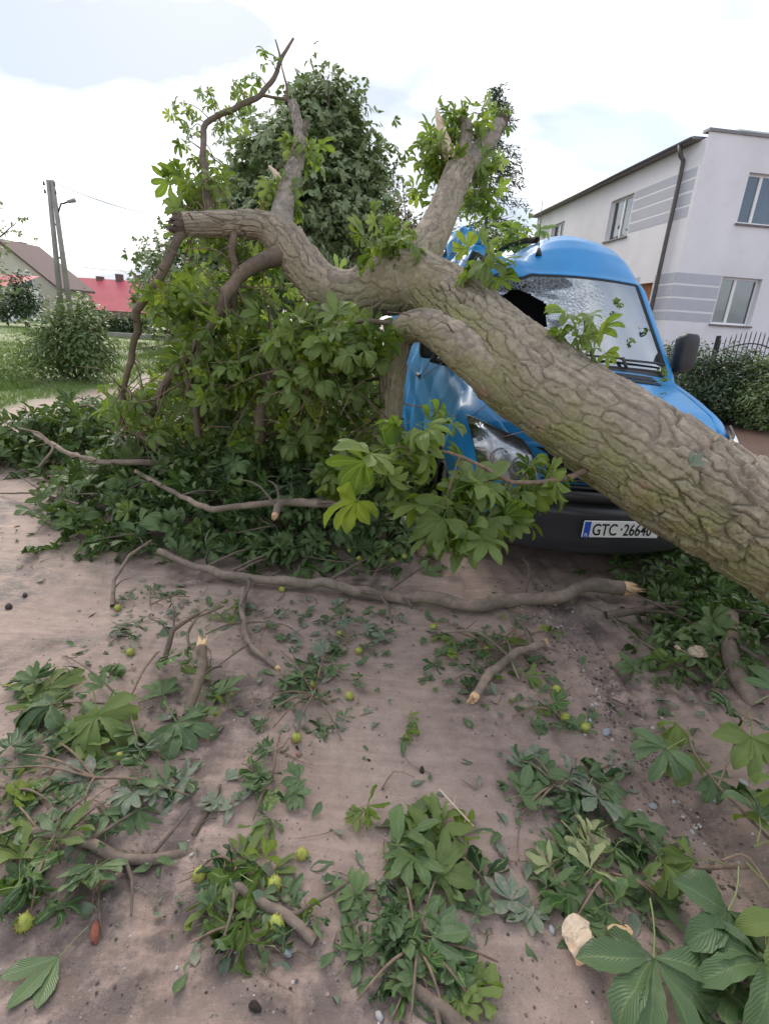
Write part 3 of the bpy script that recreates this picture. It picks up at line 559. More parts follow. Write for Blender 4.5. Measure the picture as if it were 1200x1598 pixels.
for i in range(60):
    a = r.random()*2*PI; e = A(math.cos(a)*.95*r.random(), math.sin(a)*.9*r.random(), 1.7+1.6*r.random()); paths.append(([(0, 0, 0), tuple(e*A(.5, .5, .55)), tuple(e)], .02, .005))
    for j in range(55): u = .35+.65*r.random(); P.append(e*A(u*u*.5+u*.5, u*u*.5+u*.5, u)+r.normal(size=3)*.07); D.append(unit(e)+r.normal(size=3)*.6)
wood('stem', paths, M['bark_thin'], sw, 4, 5); foliage('foliage', [blade(.24)], P, r.normal(size=(len(P), 3)), D, .15*(.7+.6*r.random(len(P))), M['leaf_willow'], sw, r)
sp = empty('spruce_tree', A(*at_y(752, 400, 24))*A(1, 1, 0)); tag(sp, 'slim dark spruce standing behind the broken upright limb', 'tree'); H = at_y(752, 128, 24)[2]
r = np.random.default_rng(9); paths = [([(0, 0, 0), (0, 0, H*.5), (0, 0, H)], .13, .01)]; P = []; D = []
for k in range(130):
    z = H*(.3+.69*r.random()**.85); L = (H-z)*.36+.28; a = r.random()*2*PI; e = A(math.cos(a)*L, math.sin(a)*L, -.22*L); paths.append(([(0, 0, z), tuple(A(0, 0, z)+e*.5), tuple(A(0, 0, z)+e+A(0, 0, .1*L))], .018, .006))
    for j in range(34): u = .15+.85*r.random(); P.append(A(0, 0, z)+e*u+r.normal(size=3)*A(.09, .09, .05)-A(0, 0, .12*r.random())); D.append(e/L+r.normal(size=3)*.7-A(0, 0, .5))
wood('trunk', paths, M['bark_thin'], sp, 5, 4); foliage('crown', [blade(.2)], P, r.normal(size=(len(P), 3)), D, .22*(.6+.7*r.random(len(P))), M['leaf_conifer'], sp, r)
def shrub(name, label, cat, base, bl, n, size, mat, seed, tpl, group=None, stems=9, clump=10, spread=.12, shell=.5):
    root = empty(name, base); b = A(*base); tag(root, label, cat, group); r = np.random.default_rng(seed); loc = [(*(A(*q_[:3])-b), *q_[3:]) for q_ in bl]
    paths = []
    for k in range(stems): q_ = loc[k % len(loc)]; e = A(*q_[:3])+r.normal(size=3)*A(*q_[3:])*.5; paths.append(([(r.normal()*.1, r.normal()*.1, 0), tuple(e*A(.6, .6, .5)), tuple(e)], .022, .006))
    wood('stem', paths, M['bark_thin'], root, 5, 5); crown('foliage', loc, n, size, mat, root, tpl, seed, clump, spread, shell, .1); return root
g0 = gp(100, 598)
shrub('roadside_bush', 'wide round green bush on the grass verge left of the street', 'bush', (g0[0], g0[1]+.6, 0), [(g0[0], g0[1]+.6, .85, .75, .7, .7), (g0[0]-.45, g0[1]+.5, .6, .55, .6, .55), (g0[0]+.4, g0[1]+.5, .65, .5, .6, .6), (g0[0]+.1, g0[1]+.6, 1.3, .42, .5, .4)], 4600, .12, M['leaf_bush'], 21, [blade(.42)], stems=16)
g1 = gp(5, 590)
shrub('weed_clump', 'tall pale weeds at the left edge of the verge', 'weeds', (g1[0], g1[1], 0), [(g1[0], g1[1], .3, .9, .9, .35), (g1[0]+.6, g1[1]-.7, .2, .7, .7, .25)], 1700, .13, M['grass'], 22, [blade(.2)], stems=6)
shrub('conifer_shrub', 'dark rounded conifer in front of the cream house', 'shrub', tuple(at_y(38, 470, 36)*A(1, 1, 0)), [B(38, 470, 36, 1.0, 1.0), B(35, 448, 36, .6, .8), B(12, 480, 36, 1.3, .6)], 2500, .28, M['leaf_conifer'], 23, [blade(.4)], spread=.2)
ORD = 'first second third fourth fifth sixth seventh eighth ninth tenth eleventh twelfth thirteenth'.split()
for k in range(13):
    px = 128+k*8.6; P = at_y(px, 500, 32+.3*k); hgt = .55+.55*random.random()+ (0.5 if k < 3 else 0)
    shrub('thuja', ORD[k]+' dark upright thuja from the left in the hedge row before red roof', 'hedge plant', (P[0], P[1], 0), [(P[0], P[1], hgt*.55, .36, .36, hgt*.6), (P[0], P[1], hgt*1.15, .2, .2, hgt*.5)], 420, .2, M['leaf_conifer'], 30+k, [blade(.4)], group='thuja hedge row', stems=3, spread=.1)
kerb = MB(); a_, b_ = at_y(165, 522, 30), at_y(250, 526, 30); kerb.box((0, 0, 0), (b_[0]-a_[0]+4, .25, .28)); kb = kerb.build('low_wall', M['concrete']); kb.location = (a_[0], 29.5, 0); tag(kb, 'low grey concrete wall under the thuja hedge', 'wall')
et = empty('edge_tree', at_y(-90, 470, 16)*A(1, 1, 0)); tag(et, 'tree reaching in from the left picture edge above cream house', 'tree'); o = A(*et.location)
bl = [tuple(A(*B(*q_)[:3])-o)+B(*q_)[3:] for q_ in ((-5, 335, 16, .35, .3), (8, 365, 16, .3, .35), (26, 348, 16, .25, .12), (0, 400, 16, .3, .4), (5, 440, 16, .3, .35), (-60, 350, 16, 1.2, 1.2), (-70, 420, 16, 1.1, 1.2))]
wood('trunk', [([(0, 0, 0), (.1, 0, 2), (0, 0, 4)], .15, .06)]+[([(0, 0, 2+.3*k), tuple(A(*q_[:3])*.6+A(0, 0, .8)), q_[:3]], .04, .01) for k, q_ in enumerate(bl)], M['bark_thin'], et); crown('crown', bl, 900, .26, M['leaf_far'], et, FAR, 44, 6, .14)
for k, (px, py, y, rx, rz, mt, lb) in enumerate([(1085, 585, 11.6, .75, .75, 'leaf_conifer', 'dark evergreen garden shrub beside the van mirror'), (1150, 590, 11.3, .8, .72, 'leaf_conifer', 'dense evergreen shrub in front of the iron fence'), (1215, 600, 10.6, .75, .8, 'leaf_bush', 'evergreen shrub at the right picture edge'), (1040, 575, 13.5, .8, .8, 'leaf_conifer', 'evergreen shrub behind the van mirror under the house wall')]):
    P = at_y(px, py, y); c = [(P[0], P[1], .75, rx, rx*.8, rz), (P[0]-.3, P[1]-.2, .5, rx*.8, rx*.7, .5), (P[0]+.35, P[1]-.15, .6, rx*.7, rx*.7, .6), (P[0]-.1, P[1], 1.25, rx*.55, rx*.5, .3)]
    shrub('garden_shrub', lb, 'shrub', (P[0], P[1], 0), c, 6500, .085, M[mt], 50+k, [blade(.5), blade(.3)], 'evergreen shrubs along the house', clump=14, spread=.07, shell=.6)
fe = empty('iron_fence', at_y(1100, 600, 12.6)*A(1, 1, 0), YAW+.05); tag(fe, 'black wrought iron fence with pointed bars and arched rail', 'fence'); arc = []
for k in range(30):
    x = .1+k*.125; ph = (k % 15)/14.; zt = 1.62+.22*math.sin(PI*ph); arc.append((x, 0, zt-.22))
    MB().tube([(x, 0, 0), (x, 0, zt), (x, 0, zt+.07)], [.011, .011, .001], 6).build('fence_bar', M['iron'], fe)
MB().tube(np.array(arc), .014, 6).build('arched_rail', M['iron'], fe, True); MB().tube([(0, 0, .3), (3.8, 0, .3)], .014, 6).build('lower_rail', M['iron'], fe)
for x in (0.02, 1.92, 3.82): MB().box((x-.04, -.04, 0), (x+.04, .04, 1.75), .01).build('fence_post', M['iron'], fe)
# grass
r = np.random.default_rng(70); n = 90000; y = 6.5+30*r.random(n)**1.8; x = -6+.06*(y-8)+.4-(r.random(n)**1.3)*(5+y*.75)
k_ = grass_mask(x, y) > .35+.5*r.random(n); x, y = x[k_], y[k_]; P = np.stack([x, y, gh(x, y)], -1)
tall = .05+.05*r.random(len(x))+.10*sstep(.1, .6, noise(n3(x*.8, y*.8), 71))
gs = foliage('grass', [(np.array([[0, -.07, 0], [0, .07, 0], [.55, .04, .12], [1, 0, .35]]), np.array([[0, 1, 2, 3]]), np.tile([[.5, .5]], (4, 1)))], P, np.stack([r.normal(size=len(x)), r.normal(size=len(x)), r.random(len(x))*.3], -1), A(0, 0, 1)+r.normal(size=(len(x), 3))*.35, tall, M['grass'], None, r)
tag(gs, 'short green grass on the verge left of the muddy street', 'grass', kind='stuff')
# ------------------------------------------------------------------ blue van
M['blue'] = simple('blue_car_paint', (.016, .225, .52), .40, var=.12, scale=2, bump=0, spec=.4, coat=.18, dirt=(.16, .24, .30), dirtamt=.25)
M['blackplastic'] = simple('black_plastic', (.022, .022, .024), .45, var=.2, scale=20, bump=.2, bscale=300)
M['greyplastic'] = simple('dark_grey_bumper', (.035, .036, .04), .38, var=.15, scale=5, bump=.1, bscale=300)
M['rubber'] = simple('rubber', (.015, .015, .015), .8, var=.2)
M['rim'] = simple('steel_rim', (.35, .35, .36), .4, metal=.7, var=.1)
M['seatcloth'] = simple('seat_cloth', (.05, .05, .055), .9, var=.2)
M['lens'] = glassmat('headlight_lens', (.8, .82, .85), .12, .04)
M['reflector'] = simple('headlight_reflector', (.36, .36, .38), .32, metal=.8, var=.45, scale=14)
M['platewhite'] = simple('plate_white', (.78, .78, .76), .4, var=.03, bump=0)
M['plateblue'] = simple('plate_blue', (.02, .09, .50), .4, var=.03, bump=0)
M['plateblack'] = simple('plate_black', (.01, .01, .01), .4, var=.03, bump=0)
M['amber'] = simple('amber_lens', (.6, .22, .03), .25, var=.1)
# laminated windscreen with a crazed zone around the blow
m, ns, ls = newmat('cracked_windscreen'); t = N(ns, 'TexCoord')
tr = N(ns, 'BsdfTransparent', Color=(.50, .58, .60, 1)); gl = N(ns, 'BsdfGlossy', Roughness=.05); gl.inputs[0].default_value = (.92, .96, 1, 1)
fr = N(ns, 'LayerWeight', Blend=.4); f = mth(ns, ls, 'MINIMUM', mth(ns, ls, 'ADD', mth(ns, ls, 'MULTIPLY', fr.outputs['Fresnel'], .36), .05), 1.0)
mx = N(ns, 'MixShader'); ls.new(f, mx.inputs[0]); ls.new(tr.outputs[0], mx.inputs[1]); ls.new(gl.outputs[0], mx.inputs[2])
dist = N(ns, 'VectorMath', operation='DISTANCE'); ls.new(t.outputs['Object'], dist.inputs[0]); dist.inputs[1].default_value = (-.30, 1.5, 1.8)
wn_ = N(ns, 'TexNoise', Scale=5, Detail=5); ls.new(t.outputs['Object'], wn_.inputs[0])
near = ramp(ns, ls, mth(ns, ls, 'ADD', dist.outputs['Value'], mth(ns, ls, 'MULTIPLY', wn_.outputs[0], .35)), [(.45, 1.0), (.95, .03)])
vo = N(ns, 'TexVoronoi', Scale=26); vo.feature = 'DISTANCE_TO_EDGE'; ls.new(t.outputs['Object'], vo.inputs[0])
vo2 = N(ns, 'TexVoronoi', Scale=6); vo2.feature = 'DISTANCE_TO_EDGE'; ls.new(t.outputs['Object'], vo2.inputs[0])
crk = mth(ns, ls, 'MAXIMUM', mth(ns, ls, 'MULTIPLY', ramp(ns, ls, vo.outputs['Distance'], [(.014, .62), (.08, .05)]), near), mth(ns, ls, 'MULTIPLY', ramp(ns, ls, vo2.outputs['Distance'], [(.004, .5), (.012, 0.0)]), near))
sx_ = N(ns, 'SeparateXYZ'); ls.new(t.outputs['Object'], sx_.inputs[0]); an2 = mth(ns, ls, 'ARCTAN2', mth(ns, ls, 'SUBTRACT', sx_.outputs[2], 1.76), mth(ns, ls, 'ADD', sx_.outputs[0], .33))
rad_ = mth(ns, ls, 'ABSOLUTE', mth(ns, ls, 'SINE', mth(ns, ls, 'ADD', mth(ns, ls, 'MULTIPLY', an2, 9.0), mth(ns, ls, 'MULTIPLY', wn_.outputs[0], 5.0))))
crk = mth(ns, ls, 'MAXIMUM', crk, mth(ns, ls, 'MULTIPLY', ramp(ns, ls, rad_, [(.015, .8), (.05, 0.0)]), mth(ns, ls, 'MINIMUM', mth(ns, ls, 'MULTIPLY', near, 1.6), 1.0)))
df = N(ns, 'BsdfDiffuse'); df.inputs[0].default_value = (.40, .45, .48, 1); mx2 = N(ns, 'MixShader'); ls.new(crk, mx2.inputs[0]); ls.new(mx.outputs[0], mx2.inputs[1]); ls.new(df.outputs[0], mx2.inputs[2])
bn = N(ns, 'Bump', Strength=.8, Distance=.01); ls.new(mth(ns, ls, 'MULTIPLY', vo.outputs['Distance'], near), bn.inputs['Height']); ls.new(bn.outputs[0], gl.inputs['Normal'])
o = N(ns, 'OutputMaterial'); ls.new(mx2.outputs[0], o.inputs[0]); M['windscreen'] = m
VYAW = .12; VO = A(1.52, 3.144, 0); VL = A(math.cos(VYAW), math.sin(VYAW), 0); VB = A(-math.sin(VYAW), math.cos(VYAW), 0)
van = empty('blue_van', (1.52, 3.144, 0), VYAW); tag(van, 'crushed blue delivery van with caved-in roof under the fallen trunk', 'van')
def prof(pts):
    xs, ys = zip(*pts); g = np.linspace(xs[0], xs[-1], 2400); v = np.interp(g, xs, ys); w = 13; kk = np.hanning(w); kk /= kk.sum(); v = np.convolve(np.pad(v, w//2, 'edge'), kk, 'valid')
    return lambda s: np.interp(s, g, v)
vh = prof([(.02, .56), (.05, .72), (.08, .84), (.13, .93), (.22, 1.02), (.4, 1.10), (.7, 1.20), (1.0, 1.29), (1.06, 1.315), (1.68, 2.025), (1.72, 2.05), (1.82, 2.15), (1.95, 2.27), (2.1, 2.36), (2.35, 2.44), (2.8, 2.46), (5.45, 2.46), (5.6, 2.36)])
vw = prof([(.02, .60), (.06, .74), (.12, .83), (.2, .90), (.35, .965), (.6, .99), (1, .995), (5.5, .985), (5.6, .96)])
vrt = prof([(.02, .06), (.15, .11), (1, .15), (1.1, .09), (1.66, .10), (1.8, .18), (2.2, .32), (5.6, .32)])
vrx = prof([(.02, .08), (.15, .14), (1, .2), (1.1, .09), (1.66, .11), (1.8, .2), (2.2, .34), (5.6, .34)])
def vside(z): return 1-.115*np.clip((z-1.2)/1.2, 0, 1.2)-.03*np.clip((.7-z)/.4, 0, 1)
def bow(x, s): return .13*(x/.95)**2*sstep(3.2, 1.9, s)
def dent(P):
    P = P.copy(); x, y, z = P[..., 0].copy(), P[..., 1].copy(), P[..., 2].copy()
    up = sstep(1.95, 2.15, z)
    cave = .34*np.exp(-((x+.28)/.42)**2-((y-2.75)/.62)**2)+.20*np.exp(-((x+.55)/.35)**2-((y-2.1)/.28)**2)
    P[..., 2] -= up*cave
    left = sstep(-.1, -.75, x)*sstep(1.5, 1.9, z)*sstep(1.5, 1.8, y)*sstep(4.0, 3.0, y)
    rd = 1-np.abs(noise(n3(x*5+y*2.0, y*5.5, z*4), 91)); rd2 = 1-np.abs(noise(n3(x*11, y*12, z*9), 93))
    P[..., 2] += left*(.42*(rd-.55)+.16*(rd2-.6)); P[..., 0] += left*.18*(rd2-.55)+left*.10
    P[..., 1] += left*.10*(rd-.6)
    wsd = sstep(1.28, 1.5, z)*sstep(2.05, 1.95, z)*sstep(1.0, 1.15, y)*sstep(1.95, 1.8, y)*sstep(.35, -.2, x)*sstep(-.84, -.6, x); P[..., 1] += wsd*(.07+.05*noise(n3(x*7, y*7, z*7), 99)); P[..., 2] -= wsd*.05
    sd = sstep(-.85, -.95, x)*sstep(1.75, 1.4, z); P[..., 0] += sd*(.085*(np.abs((y*1.35+z*.8+.25*noise(n3(y*2, z*2, 0), 95)) % 1-.5)-.25)+.06*(np.abs((y*.9-z*1.9+.3) % 1-.5)-.25)+.07*np.exp(-((y-1.15)/.28)**2-((z-1.05)/.35)**2))
    return P
def section(s, nside=40, ncor=8, ntop=44):
    h_, w, rt, rx = vh(s), vw(s), vrt(s), vrx(s); zb = .42 if s < .55 else .30; zs = max(h_-rt, zb+.02); pts = []
    for k in range(nside): z = zb+(zs-zb)*k/nside; pts.append((w*vside(z), z, 0))
    wt = w*vside(zs)
    for k in range(ncor): a = PI/2*k/ncor; pts.append((wt-rx+rx*math.cos(a), zs+rt*math.sin(a), 1))
    crn = np.interp(s, [0, .2, 1, 1.1, 1.68, 2, 2.4], [.02, .045, .05, .03, .03, .05, .07])
    for k in range(ntop+1): v = 1-k/ntop; pts.append(((wt-rx)*v, zs+rt+crn*(1-v*v), 2))
    return pts
S = np.unique(np.round(np.concatenate([np.linspace(.02, .24, 16), np.linspace(.24, 1.0, 34), np.linspace(1.0, 1.06, 4), np.linspace(1.06, 1.68, 70), np.linspace(1.68, 2.6, 50), np.linspace(2.6, 5.45, 80), np.linspace(5.45, 5.6, 4)]), 4))
secs = [section(s) for s in S]; nh = len(secs[0]); cols = [(1, k) for k in range(nh)]+[(-1, k) for k in range(nh-2, -1, -1)]
VP = np.zeros((len(S), len(cols), 3)); zone = np.zeros(len(cols), int)
for i, s in enumerate(S):
    for j, (sg, k) in enumerate(cols): x, z, c_ = secs[i][k]; VP[i, j] = (sg*x, s+bow(x, s), z); zone[j] = c_
VP = dent(VP); FQ = grid_faces(len(S), len(cols)); nc = len(cols)-1
fi, fj = np.divmod(np.arange(len(FQ)), nc); sm = (S[fi]+S[fi+1])/2; ctr = VP.reshape(-1, 3)[FQ].mean(1)
topz = (zone[fj] == 2) & (zone[fj+1] == 2); 
ws = topz & (sm > 1.06) & (sm < 1.68); edge = ws & ((zone[np.maximum(fj-2, 0)] != 2) | (zone[np.minimum(fj+3, nc)] != 2) | (sm < 1.078) | (sm > 1.664))
hole = ws & ((((ctr[:, 0]+.33)/.27)**2+((ctr[:, 2]-1.74)/.16)**2 + .35*noise(ctr*14, 97)) < 1)
hood = topz & (sm > .12) & (sm < 1.0) & (np.abs(ctr[:, 0]) < .86)
hoodseam = (zone[fj] == 1) & (sm > .2) & (sm < 1.0) & ((zone[np.minimum(fj+1, nc)] == 2) | (zone[np.maximum(fj-1, 0)] == 2)) & False
cowl = (sm > 1.0) & (sm < 1.06) & topz
arch = (zone[fj] == 0) & ((((ctr[:, 1]-1.02-.1)/.41)**2+((ctr[:, 2]-.36)/.43)**2 < 1) | (((ctr[:, 1]-4.5)/.41)**2+((ctr[:, 2]-.36)/.43)**2 < 1))
grl = topz & (sm > .045) & (sm < .10) & (np.abs(ctr[:, 0]) < .50)
def sub(name, mask, mat, parent, off=0.0):
    f_ = FQ[mask]; ix, inv = np.unique(f_, return_inverse=True); V = VP.reshape(-1, 3)[ix].copy(); o_ = mk(name, V, inv.reshape(f_.shape), mat, parent)
    for p_ in (): pass
    return o_
body = sub('body', ~(ws | hood | cowl | arch | grl), M['blue'], van); sub('hood', hood, M['blue'], van)
wsc = sub('windscreen', ws & ~edge & ~hole, M['windscreen'], van); tag(wsc, 'windscreen crazed white with a dark hole'); sub('windscreen_seal', edge, M['rubber'], van); sub('cowl', cowl, M['blackplastic'], van); sub('grille_backing', grl, M['rubber'], van)
for o_ in (body,):
    md = o_.modifiers.new('thick', 'SOLIDIFY'); md.thickness = .004; md.offset = -1
def vsurf(s, v):                          # point on the top surface at lateral fraction v (-1..1)
    q_ = secs[int(np.argmin(np.abs(S-s)))]; top = [p_ for p_ in q_ if p_[2] == 2]; xs = np.array([p_[0] for p_ in top])[::-1]; zs = np.array([p_[1] for p_ in top])[::-1]
    x = abs(v)*xs[-1]; return A(math.copysign(x, v), s+bow(x, s), np.interp(x, xs, zs))
for k in range(6):                        # air intake slats at the rear of the hood
    s = .80+k*.026; P = dent(np.array([vsurf(s, v)+A(0, 0, .008) for v in np.linspace(.26, .80, 12)])); MB().tube(P, .006, 6).build('hood_slat', M['blackplastic'], van, True)
    P = dent(np.array([vsurf(s, v)+A(0, 0, .008) for v in np.linspace(-.80, -.26, 12)])); MB().tube(P, .006, 6).build('hood_slat', M['blackplastic'], van, True)
P = np.array([vsurf(s_, v)+A(0, -.01, .025) for s_, v in zip(np.linspace(1.10, 1.12, 14), np.linspace(.95, .05, 14))]); wp = MB().tube(P, .009, 6).build('wiper', M['blackplastic'], van, True); MB().tube([vsurf(1.04, .55)+A(0, 0, .02), vsurf(1.10, .5)+A(0, 0, .05)], .013, 6).build('wiper_arm', M['blackplastic'], wp, True)
P = np.array([vsurf(s_, v)+A(0, -.01, .025) for s_, v in zip(np.linspace(1.10, 1.12, 14), np.linspace(-.05, -.9, 14))]); MB().tube(P, .009, 6).build('wiper', M['blackplastic'], van, True)
b_ = dent(np.array([vsurf(1.9, -.12)]))[0]; an_ = MB().tube([b_, b_+A(0, .02, .06)], [.03, .015], 8).build('antenna_base', M['blackplastic'], van, True); MB().tube([b_+A(0, .02, .05), b_+A(.0, .10, .44)], [.004, .003], 6).build('antenna', M['blackplastic'], van, True)
# bumper: plan curve swept with a profile
def plan(u, out=0.0):                     # u -1..1 around the nose
    x = .93*math.sin(u*1.35)/math.sin(1.35); y = .62*(1-math.cos(u*1.35))**1.0/(1-math.cos(1.35))*.75; return x*(1+out*.9), y-out*.9*math.cos(u*1.2)
def sweep(profile, us, mat, name, parent):
    V = [(*plan(u, d), z) for u in us for d, z in profile]; return mk(name, np.array(V), grid_faces(len(us), len(profile)), mat, parent)
us = np.linspace(-1, 1, 60)
bp = sweep([(-.12, .22), (-.02, .21), (.03, .25), (.045, .33), (.045, .47), (.055, .50), (.05, .53), (.0, .56), (-.1, .57)], us, M['greyplastic'], 'bumper', van)
sweep([(-.05, .585), (.03, .59), (.045, .605), (.045, .64), (.02, .655), (-.05, .66)], np.linspace(-.62, .62, 40), M['greyplastic'], 'bumper_lip', bp)
for k in range(5): z = .665+k*.038; sweep([(-.02, z), (.03-.012*k, z+.004), (.03-.012*k, z+.016), (-.02, z+.02)], np.linspace(-.5, .5, 30), M['blackplastic'], 'grille_slat', van)
sweep([(-.03, .56), (-.03, .90)], np.linspace(-.55, .55, 30), M['rubber'], 'grille_backing', van)
for sg in (-1, 1):                        # headlights: control net bulged outwards
    net = [[(.60, .02, .71), (.69, .06, .69), (.79, .125, .70), (.89, .26, .77)], [(.60, .035, .80), (.70, .075, .80), (.81, .15, .815), (.915, .30, .865)], [(.63, .075, .89), (.72, .12, .905), (.83, .205, .93), (.935, .38, .965)], [(.67, .135, .945), (.75, .19, .97), (.84, .285, 1.0), (.945, .46, 1.03)]]
    G = np.array(net); rows = np.array([spline(G[i], 14) for i in range(4)]); surf = np.array([spline(rows[:, j], 12) for j in range(14)]); V = surf.reshape(-1, 3)*A(sg, 1, 1)
    Fh = grid_faces(14, 12); Fh = Fh if sg > 0 else Fh[:, ::-1]
    hd = mk('headlight', V+A(sg*.022, -.030, .004), Fh, M['lens'], van); mk('reflector', V+A(sg*.004, -.004, 0), Fh, M['reflector'], hd)
    rim_ = np.vstack([surf[:, 0], surf[-1, 1:], surf[::-1, -1][1:], surf[0, ::-1][1:]])*A(sg, 1, 1)+A(sg*.016, -.022, .003); MB().tube(rim_, .009, 6).build('headlight_rim', M['blackplastic'], hd, True)
    for q_ in ((.70, .05, .80), (.81, .13, .83)):
        c_ = A(q_[0]*sg, q_[1], q_[2]); th = np.linspace(0, 2*PI, 17); MB().tube([c_+A(math.cos(a)*.055, -.02+.02*abs(math.cos(a)), math.sin(a)*.06) for a in th], .006, 5).build('lamp_ring', M['rim'], hd, True)
    mr = empty('wing_mirror', (0, 0, 0), 0, van); x0 = 1.09*sg
    V = []; n_u, n_v = 16, 12
    for i in range(n_v):
        ph = -PI/2+PI*i/(n_v-1)
        for j in range(n_u):
            th = 2*PI*j/n_u; cx, sx = math.cos(th), math.sin(th); e = .45
            V.append((x0+.09*math.copysign(abs(cx)**e, cx)*math.cos(ph)**.35, 1.30+.075*math.copysign(abs(sx)**.7, sx)*math.cos(ph)**.4+.02*sg*cx*sg, 1.49+.155*math.copysign(abs(math.sin(ph))**.6, math.sin(ph))))
    mk('mirror_housing', np.array(V), grid_faces(n_v, n_u, True), M['blackplastic'], mr); MB().tube([(.90*sg, 1.38, 1.30), (x0-.02*sg, 1.33, 1.33)], [.03, .025], 8).build('mirror_arm', M['blackplastic'], mr, True)
    MB().box((x0-.07, 1.358, 1.38), (x0+.07, 1.364, 1.60)).build('mirror_glass', M['reflector'], mr)
    # door window, seams, handle, wheels
    def sidep(y, z, off=.006):
        P_ = dent(np.array([(sg*.99*vside(z), y, z)]))[0]; return P_+A(sg*off, 0, 0)
    poly = [(1.42, 1.32), (2.28, 1.30), (2.28, 1.86), (1.98, 1.88), (1.78, 1.80), (1.55, 1.52)]
    dw = mk('door_window', np.array([sidep(*p_) for p_ in poly]), [tuple(range(6)) if sg > 0 else tuple(range(5, -1, -1))], M['farglass'], van, False)
    MB().tube([sidep(*p_, .008) for p_ in poly+poly[:1]], .010, 5).build('window_seal', M['rubber'], dw, True)
    for path in ([(1.36, 1.28), (1.34, .9), (1.42, .5), (1.6, .38)], [(2.36, 1.95), (2.38, 1.2), (2.36, .36)], [(2.5, 1.28), (3.6, 1.28), (5.3, 1.28)]):
        MB().tube([sidep(p_[0], p_[1], .001) for p_ in spline([A(*q_, 0) for q_ in path], 16)[:, :2]], .005, 5).build('panel_seam', M['rubber'], van, True)
    c_ = sidep(2.2, 1.12, .02); MB().box(c_-A(.015, .09, .02), c_+A(.015, .09, .02), .008).build('door_handle', M['blackplastic'], van)
    for yw in (1.12, 4.5):
        wv = empty('wheel', (0, 0, 0), 0, van); th = np.linspace(0, 2*PI, 33)[:-1]; V = []; prf = [(.18, .0), (.20, .02), (.335, .0), (.345, .03), (.345, .17), (.335, .2), (.20, .18)]
        for a in th:
            for rr_, dx in prf: V.append((sg*(.93-dx), yw+rr_*math.cos(a), .345+rr_*math.sin(a)))
        mk('tyre', np.array(V), np.vstack([grid_faces(32, 7), np.array([[31*7+k, 31*7+k+1, k+1, k] for k in range(6)])]), M['rubber'], wv)
        V = [(sg*.91, yw, .345)]+[(sg*(.90 if k % 2 else .88), yw+.19*math.cos(a), .345+.19*math.sin(a)) for k, a in enumerate(th)]; mk('rim', np.array(V), [(0, 1+k, 1+(k+1) % 32) for k in range(32)], M['rim'], wv)
# plate
pl = empty('number_plate', (0, 0, 0), 0, van); MB().box((-.26, -.058, .365), (.26, -.046, .479), .004).build('plate_board', M['platewhite'], pl)
MB().box((-.256, -.061, .369), (-.214, -.0585, .475)).build('plate_strip', M['plateblue'], pl)
def text(s, x, z, size, mat, parent, name, sx=1.0):
    cu = bpy.data.curves.new(name, 'FONT'); cu.body = s; cu.size = size; cu.extrude = .0006; cu.align_x = 'LEFT'; cu.offset = .0011*size/.1
    o_ = bpy.data.objects.new(name, cu); COL.objects.link(o_); o_.parent = parent; cu.materials.append(mat); bpy.context.view_layer.update(); me = bpy.data.meshes.new_from_object(o_.evaluated_get(bpy.context.evaluated_depsgraph_get())); bpy.data.objects.remove(o_); o_ = link(name, me, parent); o_.location = (x, -.0600, z); o_.rotation_euler = (PI/2, 0, 0); o_.scale = (sx, 1, 1); return o_
text('GTC', -.200, .383, .112, M['plateblack'], pl, 'plate_lettering', .74); text('26640', .012, .383, .112, M['plateblack'], pl, 'plate_lettering', .70); MB().box((-.006, -.0605, .418), (.004, -.0585, .432)).build('plate_seal', M['plateblack'], pl)
text('PL', -.249, .376, .03, M['platewhite'], pl, 'plate_lettering', .8).location[1] = -.0625
# inside
MB().box((-.80, 1.22, .95), (.80, 1.62, 1.22), .06).build('dashboard', M['blackplastic'], van, True)
for x in (-.62, -.12, .5):
    st_ = MB().box((x-.22, 1.95, .75), (x+.22, 2.4, .95), .05).box((x-.21, 2.35, .9), (x+.21, 2.5, 1.55), .05).build('seat', M['seatcloth'], van, True); MB().box((x-.13, 2.38, 1.57), (x+.13, 2.47, 1.78), .04).build('headrest', M['seatcloth'], st_, True)
th = np.linspace(0, 2*PI, 25); MB().tube([(.5+.19*math.cos(a), 1.72+.10*math.sin(a), 1.25+.16*math.sin(a)) for a in th], .014, 8).build('steering_wheel', M['blackplastic'], van, True)
MB().box((-.90, .35, .28), (.90, 5.5, .34)).box((-.88, 2.62, .3), (.88, 2.66, 2.05)).box((-.78, .25, .3), (.78, 1.2, .62)).build('chassis', M['rubber'], van)
MB().box((-.92, 5.58, .32), (.92, 5.62, 2.30), .01).build('rear_door', M['blue'], van)
